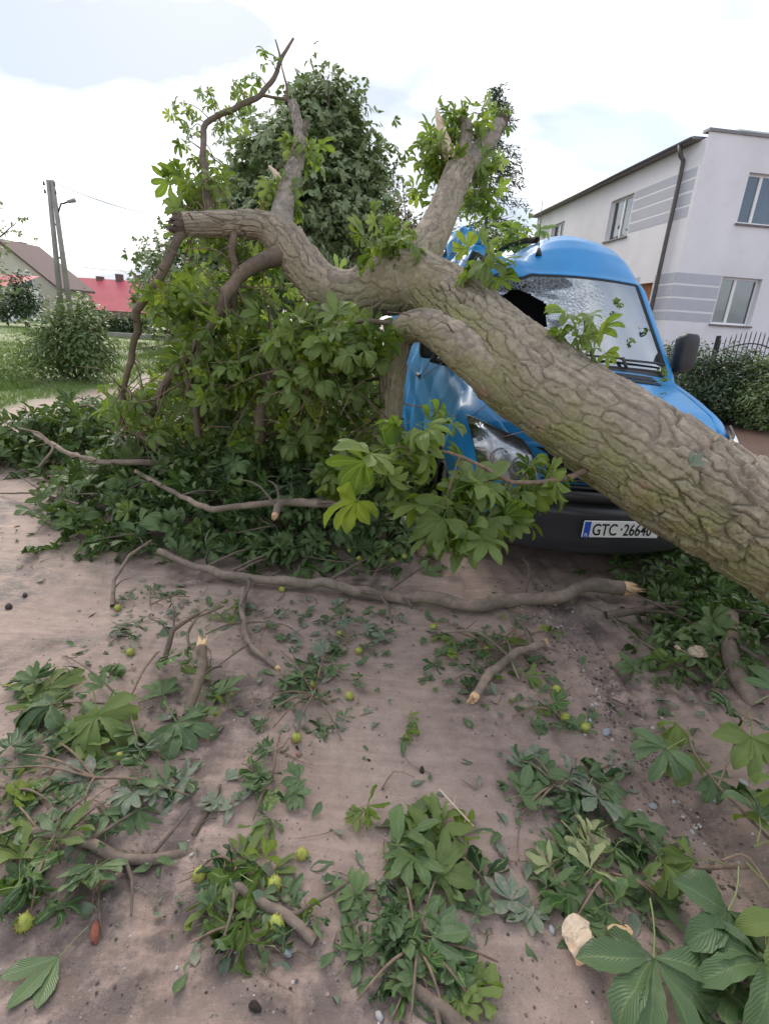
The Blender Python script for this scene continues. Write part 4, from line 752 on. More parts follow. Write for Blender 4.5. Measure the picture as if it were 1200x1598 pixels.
# ------------------------------------------------------------------ fallen horse chestnut
def voro(a, b, nb, seed):
    ia, ib = np.floor(a).astype(np.int64), np.floor(b).astype(np.int64); d1 = np.full(a.shape, 9.); d2 = np.full(a.shape, 9.); cid = np.zeros(a.shape); ta = np.zeros(a.shape)
    for u in (-1, 0, 1):
        for v in (-1, 0, 1):
            ca, cb = ia+u, ib+v; cbm = np.mod(cb, nb); z0 = np.zeros_like(ca); pa = ca+.1+.8*_h(ca, cbm, z0, seed); pb = cb+.1+.8*_h(ca, cbm, z0, seed+1); d = np.hypot(a-pa, b-pb)
            n_ = d < d1; d2 = np.where(n_, d1, np.minimum(d2, d)); cid = np.where(n_, _h(ca, cbm, z0, seed+2), cid); ta = np.where(n_, a-pa, ta); d1 = np.where(n_, d, d1)
    return d1, d2, cid, ta
def bark_tube(ctrl, step, around, depth, La, Lb, seed, wob=.04):
    """ctrl rows: x,y,z,radius. Plated bark as real relief."""
    ctrl = np.asarray(ctrl, float); L = np.linalg.norm(np.diff(ctrl[:, :3], axis=0), axis=1).sum(); n = max(6, int(L/step)); Q = spline(ctrl, n); P, R = Q[:, :3], np.maximum(Q[:, 3], .004)
    T, Nn, Bb = frames(P); th = np.arange(around)*2*PI/around; s = np.linspace(0, L, n)
    SS, TH = np.meshgrid(s, th, indexing='ij'); RR = np.broadcast_to(R[:, None], SS.shape)
    dirn = np.cos(TH)[..., None]*Nn[:, None]+np.sin(TH)[..., None]*Bb[:, None]; base = P[:, None]+dirn*RR[..., None]
    RR = RR*(1+wob*fbm(base*3.2, 3, seed+5)); nb = max(4, int(round(2*PI*R.mean()/Lb)))
    wa = .34*fbm(base*9, 4, seed+7, .5); wb = .42*fbm(base*9+31, 4, seed+8, .5)+.4*noise(base*2.6, seed+62)
    sc_ = 1+.35*noise(base*2.2, seed+60); dpt = .45+.75*sstep(-.5, .6, noise(base*2.7, seed+61))
    d1, d2, cid, ta = voro(SS/La+wa, TH/(2*PI)*nb+wb+.18*np.sin(SS/La*1.1), nb, seed)
    gap = sstep(.03, .15, d2-d1); big = fbm(base*5, 2, seed+3); tb_ = noise(n3(cid*97, cid*31, 0), 3)
    hh = depth*(gap*(.85+.55*cid+.9*ta*(1 if seed % 2 else -1))-1.0)+depth*.10*fbm(base*60, 3, seed+9)+depth*.15*big
    _d1, _d2, cid2, _ = voro(SS/La*2.6+wa*2, TH/(2*PI)*nb*2+wb*2, nb*2, seed+40); hh = hh+depth*.30*(sstep(.01, .08, _d2-_d1)*(.6+.8*cid2)-.6)*gap*.9
    hh = hh*dpt; V = P[:, None]+dirn*(RR+hh)[..., None]
    moss = sstep(.85, .0, dirn[..., 2]+.35*noise(base*2.5, seed+6))
    return V.reshape(-1, 3), grid_faces(n, around, True), dict(cell=np.clip(.5*cid+.5*cid2, 0, 1).reshape(-1), moss=moss.reshape(-1)), P, T, R
def smooth_tube(ctrl, n, seg, seed, rough=.06, kink=.35):
    Q = spline(np.asarray(ctrl, float), n); P, R = Q[:, :3], np.maximum(Q[:, 3], .0025); wv = np.sin(np.linspace(0, PI, n))[:, None]*kink
    cc = np.asarray(ctrl, float)[:, :3]; Lc = np.concatenate([[0], np.cumsum(np.linalg.norm(np.diff(cc, axis=0), axis=1))]); tq = np.linspace(0, Lc[-1], n); P = .4*P+.6*np.stack([np.interp(tq, Lc, cc[:, j]) for j in range(3)], -1)
    P = P+wv*np.stack([fbm(P*7+j*13, 2, seed+20+j) for j in range(3)], -1)*R[:, None]*2; R = R*(1+.18*kink*noise(P*11, seed+30)); V, Fq = tube(P, R, seg)
    dirv = V-np.repeat(P, seg, 0); k = 1+rough*fbm(V*22, 3, seed)+rough*1.2*fbm(V*6, 2, seed+1); V = np.repeat(P, seg, 0)+dirv*k[:, None]
    return V, Fq, dict(cell=np.clip(.5+.6*fbm(V*8, 3, seed+2), 0, 1), moss=sstep(.4, -.6, dirv[:, 2]/(np.linalg.norm(dirv, axis=1)+1e-6))*.7), P, R
def splinters(c, ax, rad, length, seed, mat, parent, name='broken_end', n=22):
    ax = unit(A(*ax)); r = np.random.default_rng(seed); up = A(0, 0, 1) if abs(ax[2]) < .9 else A(1, 0, 0); u = unit(np.cross(ax, up)); v = np.cross(ax, u); V = []; rings = [(1.0, -.02, 0), (.98, .05, .5), (.80, .35, 1), (.5, .2, 1), (.22, .3, 1)]
    for q, (f_, l_, j_) in enumerate(rings):
        for k in range(n):
            a = 2*PI*k/n; V.append(c+(u*math.cos(a)+v*math.sin(a))*rad*f_*(1+.08*r.normal()*j_)+ax*length*(l_+j_*.55*abs(r.normal())*(1 if k % 2 else .4)))
    V.append(c+ax*length*.25); Fq = [tuple(f_) for f_ in grid_faces(len(rings), n, True)]+[(4*n+k, 4*n+(k+1) % n, len(V)-1) for k in range(n)]
    return mk(name, np.array(V)-(A(*parent.location) if parent else 0), Fq, mat, parent, False)
TB = pt(1330, 935, 2.45)
ft = empty('fallen_tree', (TB[0], TB[1], 0)); FO = A(*ft.location); tag(ft, 'uprooted horse chestnut with thick furrowed trunk lying across the blue van', 'tree')
def C(px, py, z, rpx): P = pt(px, py, z); return (*P, rpx*z/F_PX)
nxt = pt(1200, 826, 2.42); ext = pt(1060, 752, 2.5)
dirx = unit(pt(1200, 826, 2.42)-pt(1000, 702, 2.62))
root_pts = [(*(nxt-0+dirx*1.25), .36), (*(nxt+dirx*.75), .315)]
trunk_c = root_pts+[C(1200, 832, 2.42, 91), C(1065, 756, 2.52, 84), C(925, 660, 2.72, 75), C(815, 580, 2.98, 69), C(740, 515, 3.22, 58), C(700, 475, 3.38, 44), C(660, 448, 3.49, 38), C(630, 443, 3.55, 30)]
fa = trunk_c
V, Fq, at_, P, T, R = bark_tube(trunk_c, .0048, 310, .025, .19, .054, 101); mk('trunk', V-FO, Fq, M['bark'], ft, attrs=at_)
splinters(A(*root_pts[0][:3]), dirx, .35, .25, 3, M['wood'], ft)
limbs = {}
def limb(key, ctrl, depth=.009, La=.11, Lb=.06, around=110, step=.007, seed=1, mat='bark_limb', mf=(.5, .2)):
    V, Fq, a_, P, T, R = bark_tube(ctrl, step, around, depth, La, Lb, seed); a_['moss'] = a_['moss']*np.repeat(np.linspace(mf[0], mf[1], len(P)), around); o_ = mk('limb', V-FO, Fq, M[mat], ft, attrs=a_); limbs[key] = (P, R, T); return o_
limb('A', [C(850, 590, 2.98, 40), C(780, 520, 3.15, 42), C(715, 462, 3.32, 37), C(650, 442, 3.5, 46), C(600, 446, 3.58, 45), C(550, 462, 3.64, 37), C(505, 447, 3.70, 33), C(470, 408, 3.76, 30), C(440, 370, 3.80, 28), C(405, 352, 3.80, 20), C(350, 349, 3.72, 18), C(286, 350, 3.62, 17)], .013, .2, .055, 160, .006, 201, 'bark', (1.0, .1))
limb('A2', [C(462, 396, 3.78, 20), C(440, 352, 3.82, 19), C(448, 300, 3.86, 14), C(462, 255, 3.9, 12), C(468, 215, 3.92, 9), C(462, 180, 3.95, 7.5), C(456, 160, 3.97, 7)], .006, .08, .045, 64, .008, 202)
limb('B', [C(640, 450, 3.52, 30), C(655, 405, 3.62, 30), C(685, 345, 3.85, 24), C(705, 295, 4.05, 22), C(720, 258, 4.2, 22)], .011, .16, .05, 120, .0065, 203, 'bark', (.7, .1))
limb('B2', [C(715, 275, 4.15, 17), C(742, 240, 4.25, 14), C(766, 214, 4.3, 13), C(780, 192, 4.33, 10)], .008, .09, .05, 80, .008, 204)
limb('B3', [C(712, 275, 4.12, 14), C(722, 245, 4.18, 12), C(728, 200, 4.2, 9), C(722, 185, 4.2, 5)], .006, .08, .045, 60, .008, 205)
limb('C', [C(870, 650, 2.80, 38), C(790, 594, 2.92, 40), C(725, 545, 3.05, 36), C(685, 518, 3.14, 29), C(652, 508, 3.24, 25), C(625, 525, 3.36, 22), C(613, 580, 3.46, 20), C(610, 640, 3.55, 18), C(607, 700, 3.7, 16)], .012, .18, .05, 130, .006, 206, 'bark', (1.0, .4))
splinters(limbs['A'][0][-1], limbs['A'][2][-1], limbs['A'][1][-1], .10, 5, M['bark_thin'], ft); splinters(limbs['B2'][0][-1], limbs['B2'][2][-1], .055, .12, 6, M['bark_thin'], ft)
def shard(px0, py0, px1, py1, z, w, seed, par=ft):
    a, b = pt(px0, py0, z), pt(px1, py1, z+.05); Q = spline([a, (a+b)/2, b], 9); rr = np.array([.6, 1, 1.05, .9, .85, .7, .6, .4, .15])*w; V, Fq = tube(Q, rr, 7); V = V+np.stack([fbm(V*26, 2, seed+j) for j in range(3)], -1)*w*.3; o_ = mk('splintered_stub', V-FO, Fq, M['wood_pale'], par, False); o_['label'] = 'pale splintered wood stub'
shard(703, 250, 680, 168, 4.08, .045, 3); shard(438, 282, 419, 257, 3.86, .022, 4)
def branch(name, ctrl, n, seg, seed, mat, parent=ft, org=None):
    V, Fq, a_, P, R = smooth_tube(ctrl, n, seg, seed); return mk(name, V-(FO if org is None else org), Fq, mat, parent, attrs=a_), P, R
BR = {}
bdefs = {'D': [C(505, 478, 3.68, 18), C(480, 510, 3.66, 13), C(455, 545, 3.64, 12), C(425, 590, 3.66, 11), C(410, 632, 3.72, 10), C(405, 690, 3.85, 8)],
 'E': [C(445, 395, 3.74, 15), C(415, 408, 3.66, 13), C(380, 425, 3.62, 11), C(352, 455, 3.62, 10), C(345, 490, 3.66, 9), C(320, 525, 3.72, 8), C(285, 562, 3.8, 7), C(255, 605, 3.92, 6), C(235, 650, 4.1, 5)],
 'E2': [C(345, 488, 3.66, 8), C(310, 545, 3.7, 7), C(295, 585, 3.78, 7), C(305, 630, 3.9, 6), C(310, 680, 4.05, 5)],
 'F': [C(292, 352, 3.64, 9), C(275, 378, 3.6, 7), C(258, 415, 3.6, 7), C(232, 455, 3.66, 6), C(215, 490, 3.72, 6), C(208, 545, 3.85, 5), C(195, 600, 4.0, 4), C(190, 660, 4.2, 4)],
 'G': [C(366, 355, 3.72, 6), C(364, 395, 3.74, 6), C(367, 435, 3.8, 5), C(365, 480, 3.9, 4)],
 'H': [C(332, 336, 3.72, 6), C(322, 300, 3.76, 5.5), C(318, 250, 3.82, 5), C(318, 200, 3.88, 4.5), C(335, 182, 3.9, 4), C(370, 166, 3.92, 4), C(405, 150, 3.95, 4), C(430, 118, 4.0, 3.5), C(440, 90, 4.02, 3), C(458, 60, 4.05, 1.6)],
 'H2': [C(434, 112, 4.0, 2.5), C(437, 85, 4.02, 1.6), C(430, 62, 4.05, 1)], 'H3': [C(405, 148, 3.95, 2.5), C(425, 153, 3.96, 2.2), C(448, 155, 3.97, 2.5)], 'H4': [C(449, 160, 3.97, 2), C(447, 130, 3.98, 1.5), C(440, 105, 4.0, 1)],
 'I': [C(470, 215, 3.92, 7), C(478, 198, 3.94, 5), C(482, 188, 3.95, 3)],
 'S1': [C(925, 728, 2.62, 6), C(890, 744, 2.55, 5), C(850, 752, 2.5, 4), C(800, 752, 2.45, 3.5), C(750, 728, 2.42, 3), C(700, 705, 2.4, 2.6), C(640, 702, 2.38, 2)],
 'S2': [C(925, 565, 2.78, 3), C(918, 530, 2.76, 3), C(912, 500, 2.75, 2)], 'S3': [C(735, 440, 3.2, 3), C(750, 415, 3.15, 3), C(760, 395, 3.12, 2)], 'S4': [C(605, 415, 3.5, 3), C(600, 385, 3.42, 3), C(590, 365, 3.38, 2)],
 'K': [C(610, 505, 3.3, 4), C(560, 500, 3.2, 4), C(520, 505, 3.15, 3)], 'K2': [C(540, 520, 3.5, 4), C(500, 560, 3.4, 3), C(480, 600, 3.35, 2)], 'L': [C(440, 520, 3.7, 8), C(425, 515, 3.8, 7), C(415, 530, 3.9, 6), C(412, 570, 4.0, 5)]}
for i, (k, cdef) in enumerate(bdefs.items()):
    o_, P, R = branch('branch', cdef, 40, 10, 300+i, M['bark_thin'] if k != 'S1' else M['twig']); BR[k] = (P, R)
# leaves of the crown: whorls at twig ends
whorls = []; twigs = []
r = np.random.default_rng(15)
attach = np.vstack([BR[k][0][8:] for k in ('D', 'E', 'E2', 'F', 'G', 'L', 'K2')]+[limbs['A'][0][::8], limbs['C'][0][::8]])
def clusters(n, x0, x1, y0, y1, z0, z1, size=(.8, 1.1), tw=True, att=None):
    for _ in range(int(n*1.35)):
        P = pt(x0+(x1-x0)*r.random(), y0+(y1-y0)*r.random(), z0+(z1-z0)*r.random())
        if P[2] < .15: continue
        if tw:
            a = attach if att is None else att; d = np.linalg.norm(a-P, axis=1); q = a[np.argsort(d)[r.integers(0, 6)]]
            twigs.append((np.array([q, (q+P)/2+A(0, 0, .05+.05*r.random())+r.normal(size=3)*.04, P]), .005, .0025))
        whorls.append((P, size[0]+(size[1]-size[0])*r.random()))
clusters(44, 270, 470, 470, 610, 3.45, 4.2); clusters(46, 220, 470, 560, 690, 3.9, 5.2); clusters(24, 280, 440, 430, 600, 4.2, 5.2)
clusters(30, 440, 595, 500, 600, 3.15, 3.6); clusters(34, 430, 590, 560, 700, 3.5, 4.4); clusters(10, 500, 590, 640, 760, 3.3, 4.0); clusters(6, 560, 660, 690, 760, 3.3, 3.9)
clusters(11, 265, 340, 270, 370, 3.7, 4.1); clusters(8, 250, 330, 390, 500, 3.6, 4.2); clusters(8, 360, 420, 380, 470, 3.9, 4.3); clusters(8, 470, 540, 440, 500, 4.0, 4.4)
clusters(6, 170, 230, 590, 650, 4.0, 4.6); clusters(5, 425, 445, 285, 320, 3.9, 4.1); clusters(3, 462, 490, 220, 245, 3.9, 4.0)
clusters(10, 655, 695, 205, 300, 4.0, 4.4, (.8, 1.0), True, limbs['B'][0]); clusters(13, 695, 765, 170, 260, 4.1, 4.5, (.7, .95), True, limbs['B2'][0]); clusters(9, 735, 775, 245, 330, 4.3, 4.7, (.7, .9), True, limbs['B2'][0]); clusters(2, 780, 800, 172, 182, 4.3, 4.4, (.5, .6), True, limbs['B2'][0])
for x, y in [(283, 160), (270, 178), (300, 200), (322, 140), (330, 165), (345, 195), (290, 220), (312, 240), (305, 265), (335, 250), (300, 290), (370, 180), (385, 150), (395, 120), (350, 205), (372, 135), (420, 95), (325, 290), (365, 195)]:
    P = pt(x, y, 3.85+.2*r.random()); q = BR['H'][0]; q = q[np.argmin(np.linalg.norm(q-P, axis=1))]; twigs.append((np.array([q, (q+P)/2+A(0, 0, .03), P]), .004, .002)); whorls.append((P, .52+.12*r.random()))
near_w = []
for x, y, z, s_ in [(575, 365, 3.35, 1.0), (600, 385, 3.32, 1.1), (635, 370, 3.3, 1.0), (625, 345, 3.35, .9), (590, 350, 3.38, .8), (745, 400, 3.1, 1.0), (765, 405, 3.08, 1.1), (760, 425, 3.1, .9), (905, 500, 2.72, .95), (925, 505, 2.72, .9), (890, 515, 2.72, .8), (930, 545, 2.7, .7), (490, 505, 3.1, 1.1), (530, 500, 3.08, 1.1), (580, 505, 3.1, 1.1), (560, 530, 3.05, 1.0), (480, 600, 3.3, 1.1), (515, 545, 3.1, 1.0), (640, 512, 3.15, .6)]: near_w.append((pt(x, y, z), s_))
for x, y, z, s_ in [(650, 668, 2.36, .75), (690, 665, 2.38, .8), (605, 705, 2.34, 1.15), (640, 730, 2.36, 1.2), (590, 745, 2.38, 1.1), (700, 770, 2.38, 1.2), (740, 790, 2.42, 1.2), (715, 740, 2.42, 1.0), (770, 750, 2.42, 1.0), (790, 780, 2.45, 1.0), (820, 740, 2.48, .8), (840, 765, 2.5, .9), (830, 725, 2.52, .6), (690, 800, 2.36, 1.1), (725, 825, 2.4, 1.0), (765, 815, 2.44, 1.0), (805, 800, 2.48, .9), (860, 750, 2.52, .8)]:
    P = pt(x, y, z); q = BR['S1'][0]; q = q[np.argmin(np.linalg.norm(q-P, axis=1))]; twigs.append((np.array([q, (q+P)/2+A(0, 0, .02), P]), .004, .0025)); near_w.append((P, s_*1.2))
def whorl_leaves(P, s_, r, k=None, hang=.35):
    out = []
    for j in range(k or r.integers(4, 7)):
        a = 2*PI*(j/5.+r.random()*.15); d = A(math.cos(a), math.sin(a), .15-hang*r.random()); toc = unit(CAM-P); out.append((P+r.normal(size=3)*.015, unit(A(0, 0, 1)*.55+d*.5+r.normal(size=3)*.5), d, .64*s_*(.6+.55*r.random())))
    return out
hi_me = [mesh_data('leaf', *t_[:2], True, t_[2], dict(rnd=np.zeros(len(t_[0]))), [M['leaf']]) for t_ in HI]
def place(me, P, nrm, dr, s_, parent, org, name='leaf'):
    Z = unit(nrm); X = dr-Z*(dr@Z); X = unit(X); Y = np.cross(Z, X); o_ = bpy.data.objects.new(name, me); COL.objects.link(o_); o_.parent = parent
    mm = Matrix(((X[0]*s_, Y[0]*s_, Z[0]*s_, P[0]-org[0]), (X[1]*s_, Y[1]*s_, Z[1]*s_, P[1]-org[1]), (X[2]*s_, Y[2]*s_, Z[2]*s_, P[2]-org[2]), (0, 0, 0, 1))); o_.matrix_basis = mm; return o_
nl = 0; rest = []
for P, s_ in near_w:
    for L in whorl_leaves(P, s_, r, r.integers(3, 6), .6): place(hi_me[r.integers(0, 6)], L[0], L[1], L[2], L[3], ft, FO); nl += 1
allw = [L for P, s_ in whorls for L in whorl_leaves(P, s_, r)]
allw.sort(key=lambda L: depth_of(L[0])/L[3])
for L in allw[:max(0, 298-nl)]: place(hi_me[r.integers(0, 6)], L[0], L[1], L[2], L[3], ft, FO)
rest = allw[max(0, 298-nl):]
foliage('foliage', LO, np.array([L[0] for L in rest])-FO, np.array([L[1] for L in rest]), np.array([L[2] for L in rest]), np.array([L[3] for L in rest]), M['leaf'], ft, r, 'stuff')
for _ in range(150):
    q = attach[r.integers(0, len(attach))]; d = unit(r.normal(size=3)+A(0, -.2, -.5)); L = .2+.45*r.random(); twigs.append((np.array([q, q+d*L*.5+r.normal(size=3)*.05, q+d*L+A(0, 0, -.08)]), .006, .002))
mb = MB()
for pts, a, b in twigs: mb.tube(spline(pts-FO, 6), np.linspace(a, b, 6), 5)
tw_ = mb.build('twigs', M['twig'], ft, True); tw_['kind'] = 'stuff'
# ------------------------------------------------------------------ heaps of torn leaves on the ground
_mc = {}
def lm(kind, i, mat):
    key = (kind, i, mat)
    if key not in _mc:
        t_ = {'H': HI, 'C': CRUMP, 'F': FLAT, 'G': GH, 'K': GC, 'W': GW}[kind][i]; _mc[key] = mesh_data('leaf', t_[0], t_[1], True, t_[2], dict(rnd=np.zeros(len(t_[0]))), [M[mat]])
    return _mc[key]
def inpoly(x, y, poly):
    c = np.zeros(x.shape, bool); n = len(poly)
    for i in range(n):
        (x0, y0), (x1, y1) = poly[i], poly[(i+1) % n]; k = ((y0 > y) != (y1 > y)) & (x < (x1-x0)*(y-y0)/(y1-y0+1e-12)+x0); c ^= k
    return c
def edge_dist(x, y, poly):
    d = np.full(x.shape, 9e9)
    for i in range(len(poly)):
        a, b = A(*poly[i]), A(*poly[(i+1) % len(poly)]); ab = b-a; t_ = np.clip(((x-a[0])*ab[0]+(y-a[1])*ab[1])/(ab@ab), 0, 1); d = np.minimum(d, np.hypot(x-a[0]-t_*ab[0], y-a[1]-t_*ab[1]))
    return d
def heap(name, label, poly_px, n, hmax, ramp_m, seed, indiv, mat='leaf_dark', size=(.42, .85)):
    poly = [tuple(gp(*q)[:2]) for q in poly_px]; r = np.random.default_rng(seed); xs, ys = zip(*poly); X = []; 
    while len(X) < n:
        x = min(xs)+(max(xs)-min(xs))*r.random(n); y = min(ys)+(max(ys)-min(ys))*r.random(n); k = inpoly(x+.12*r.normal(size=n), y+.12*r.normal(size=n), poly); X += list(zip(x[k], y[k]))
    X = np.array(X[:n]); d = np.where(inpoly(X[:, 0], X[:, 1], poly), edge_dist(X[:, 0], X[:, 1], poly), 0); hm = hmax*sstep(0, ramp_m, d)*(.75+.35*noise(n3(X[:, 0]*1.6, X[:, 1]*1.6), seed))+.03
    P = np.stack([X[:, 0], X[:, 1], gh(X[:, 0], X[:, 1])+.015+hm*(1-r.random(n)**1.7)], -1); nr = unit(A(0, 0, .8)+r.normal(size=(n, 3))*.7); dr = r.normal(size=(n, 3))*A(1, 1, .5); s_ = size[0]+(size[1]-size[0])*r.random(n)
    c = A(X[:, 0].mean(), X[:, 1].mean(), 0); root = empty(name, c); tag(root, label, 'leaf heap')
    vis = (P-CAM)@CF - .9*(P[:, 2]-hm*.8); o_ = np.argsort(vis); near, far = o_[:indiv], o_[indiv:]
    for i in near: kd = 'H' if r.random() < .5 else 'C'; place(lm(kd, r.integers(0, 6), mat), P[i], nr[i], dr[i], s_[i], root, c)
    foliage('foliage', LO, P[far]-c, nr[far], dr[far], s_[far], M[mat], root, r, 'stuff'); mb = MB()
    for i in r.choice(n, n//18, False):
        a = 2*PI*r.random(); d = A(math.cos(a), math.sin(a), .25*r.normal()); L = .15+.45*r.random(); q0 = P[i]+A(0, 0, .04); q1 = q0+d*L; q1[2] = max(q1[2], .03); q0[2] = max(q0[2], .03); mb.tube(spline([q0-c, (q0+q1)/2+r.normal(size=3)*.05*L*4*.3-c, q1-c], 6), np.linspace(.007, .003, 6)*(.6+.8*r.random()), 5)
    tw2 = mb.build('twigs', M['bark_pale'], root, True); tw2['kind'] = 'stuff'; return root
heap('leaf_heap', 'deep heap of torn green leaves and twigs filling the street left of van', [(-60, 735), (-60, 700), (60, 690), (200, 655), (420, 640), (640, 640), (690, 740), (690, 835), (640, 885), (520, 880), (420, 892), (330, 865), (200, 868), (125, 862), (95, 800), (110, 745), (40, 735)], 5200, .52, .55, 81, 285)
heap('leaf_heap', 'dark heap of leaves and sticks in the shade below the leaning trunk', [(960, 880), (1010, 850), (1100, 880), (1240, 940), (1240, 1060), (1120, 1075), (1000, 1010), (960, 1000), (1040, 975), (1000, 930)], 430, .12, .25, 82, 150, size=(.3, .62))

# ------------------------------------------------------------------ broken branches on the ground
def gbranch(label, pts, r0, r1, mat='bark_pale', ends=(0, 0), seed=1, n=50, group=None, twigs_=()):
    """pts: (px, py, height above the mud) - lies along the ground"""
    W = []; r0, r1 = r0*1.35, r1*1.35
    for k, (x, y, up) in enumerate(pts):
        P = gpt(x, y, up); W.append((*P, r0+(r1-r0)*k/(len(pts)-1)))
    W = np.array(W); org = W[:, :3].mean(0)*A(1, 1, 0); root = empty('fallen_branch', org); tag(root, label, 'branch', group)
    V, Fq, a_, P, R = smooth_tube(W, n, 12, seed, .13, .38); mk('stick', V-org, Fq, M[mat], root, attrs=a_)
    if ends[0]: splinters(P[0], P[0]-P[2], R[0]*1.02, R[0]*2.2, seed, M['wood'], root, n=12)
    if ends[1]: splinters(P[-1], P[-1]-P[-3], R[-1]*1.02, R[-1]*2.2, seed+1, M['wood'], root, n=12)
    r = np.random.default_rng(seed)
    for k in range(len(pts)):
        if r.random() < .75:
            i = r.integers(4, n-4); d = unit(P[i+1]-P[i-1]); sd = unit(np.cross(d, A(0, 0, 1)))*(1 if r.random() < .5 else -1); L = R[i]*(3+12*r.random())
            tv, tf = tube(spline([P[i], P[i]+sd*L*.5+d*L*.4+A(0, 0, L*.2), P[i]+sd*L+d*L*.6+A(0, 0, L*.15)], 5), np.linspace(R[i]*.45, R[i]*.2, 5), 6); mk('side_twig', tv-org, tf, M[mat], root)
    return root
gbranch('long bare grey brown branch lying across the mud in front of the heap', [(248, 852, .10), (300, 873, .08), (370, 898, .06), (440, 911, .05), (520, 909, .07), (600, 923, .06), (665, 937, .04), (740, 947, .04), (800, 937, .06), (860, 926, .08), (920, 916, .10), (970, 919, .09)], .016, .036, 'bark_pale', (0, 1), 401, 90)
gbranch('thin pale twig arching up at the left end of the heap', [(176, 945, .01), (178, 900, .10), (200, 860, .18), (236, 836, .2)], .010, .005, 'bark_pale', seed=402)
gbranch('grey branch lying on top of the leaf heap with a broken tip', [(215, 742, .36), (270, 766, .37), (330, 790, .38), (400, 786, .40), (470, 780, .38), (535, 782, .30)], .012, .021, 'bark_pale', (1, 0), 403)
gbranch('crooked grey branch over the left part of the leaf heap', [(0, 655, .2), (45, 672, .28), (100, 708, .38), (160, 727, .42), (230, 726, .42), (310, 724, .30)], .008, .022, 'bark_pale', (0, 1), seed=404)
gbranch('short hooked branch stub with orange break in the heap', [(430, 800, .42), (438, 784, .46), (470, 776, .48), (525, 782, .44)], .016, .02, 'bark_pale', (1, 0), 405)
gbranch('thin forked twig sticking out left over the heap', [(62, 735, .35), (85, 705, .5), (60, 680, .6), (30, 672, .6)], .008, .004, seed=406)
gbranch('dark thin twig in the upper left of the heap', [(100, 640, .5), (140, 632, .6), (180, 660, .62), (230, 690, .6)], .007, .010, 'bark_thin', seed=407)
gbranch('slanting grey twig across the middle of the heap', [(190, 655, .6), (240, 690, .55), (310, 700, .5)], .009, .013, seed=408)
gbranch('thin stick poking from the heap towards the street', [(0, 770, .02), (60, 775, .10), (125, 790, .15)], .005, .006, 'bark_thin', seed=409)
gbranch('short straight cut stick lying among leaves below the long branch', [(742, 1084, .03), (768, 1050, .05), (805, 1020, .06), (848, 1000, .05)], .016, .014, 'bark_pale', (1, 1), 410)
gbranch('pale curved twig crossing the short cut stick', [(690, 985, .05), (745, 985, .10), (790, 1020, .06), (810, 1060, .02)], .006, .004, 'bark_pale', seed=411)
gbranch('thin mossy branch bending down from the long branch', [(381, 920, .05), (379, 985, .05), (394, 1020, .03), (432, 1046, .01)], .014, .009, 'bark_pale', (0, 1), 412)
gbranch('dark upright stick stuck in the leaf clump on the left', [(292, 1125, .03), (308, 1070, .10), (316, 1015, .17)], .013, .018, 'bark_thin', (0, 1), 413)
gbranch('dark bent twig rising from the clump beside the dark stick', [(256, 1040, .02), (272, 985, .13), (312, 962, .16)], .010, .006, 'bark_thin', seed=414)
gbranch('hook shaped thin twig above the dark stick', [(296, 1015, .12), (294, 990, .16), (310, 968, .18), (350, 950, .12)], .005, .003, 'bark_thin', seed=415)
gbranch('half buried muddy branch in the lower left corner', [(-20, 1318, .02), (60, 1310, .03), (115, 1318, .03), (180, 1333, .02), (235, 1336, .008), (300, 1333, -.008)], .010, .013, 'bark_pale', seed=416)
gbranch('half buried branch with silted bark in the lower middle', [(325, 1360, -.006), (375, 1393, .008), (435, 1428, .015), (492, 1474, .008)], .011, .010, 'bark_pale', seed=417)
gbranch('pale stick end at the bottom picture edge', [(640, 1550, .0), (690, 1588, .015), (740, 1625, .02)], .012, .016, 'bark_pale', seed=418)
gbranch('dark mossy branch under the leaning trunk', [(945, 958, .06), (1020, 946, .09), (1085, 942, .10), (1140, 958, .10), (1230, 970, .08)], .018, .024, 'bark_thin', seed=419)
gbranch('thick grey branch end leaning out below the trunk on the right', [(1140, 955, .18), (1141, 1010, .12), (1152, 1055, .06), (1180, 1095, .0)], .028, .034, 'bark_pale', seed=420)
gbranch('reddish twig of the leafy spray in the lower right corner', [(1025, 1350, .01), (1090, 1350, .04), (1140, 1340, .06), (1175, 1328, .08)], .004, .006, 'twig', seed=421)
gbranch('small dark dead twig lying alone beside flattened leaves', [(303, 1303, .006), (325, 1270, .008), (345, 1235, .01)], .007, .004, 'bark_thin', seed=422)
gbranch('thin dry straw standing up by the folded leaf', [(738, 1295, .02), (712, 1265, .05), (685, 1235, .06)], .0022, .0018, 'wood_pale', seed=423, n=12)

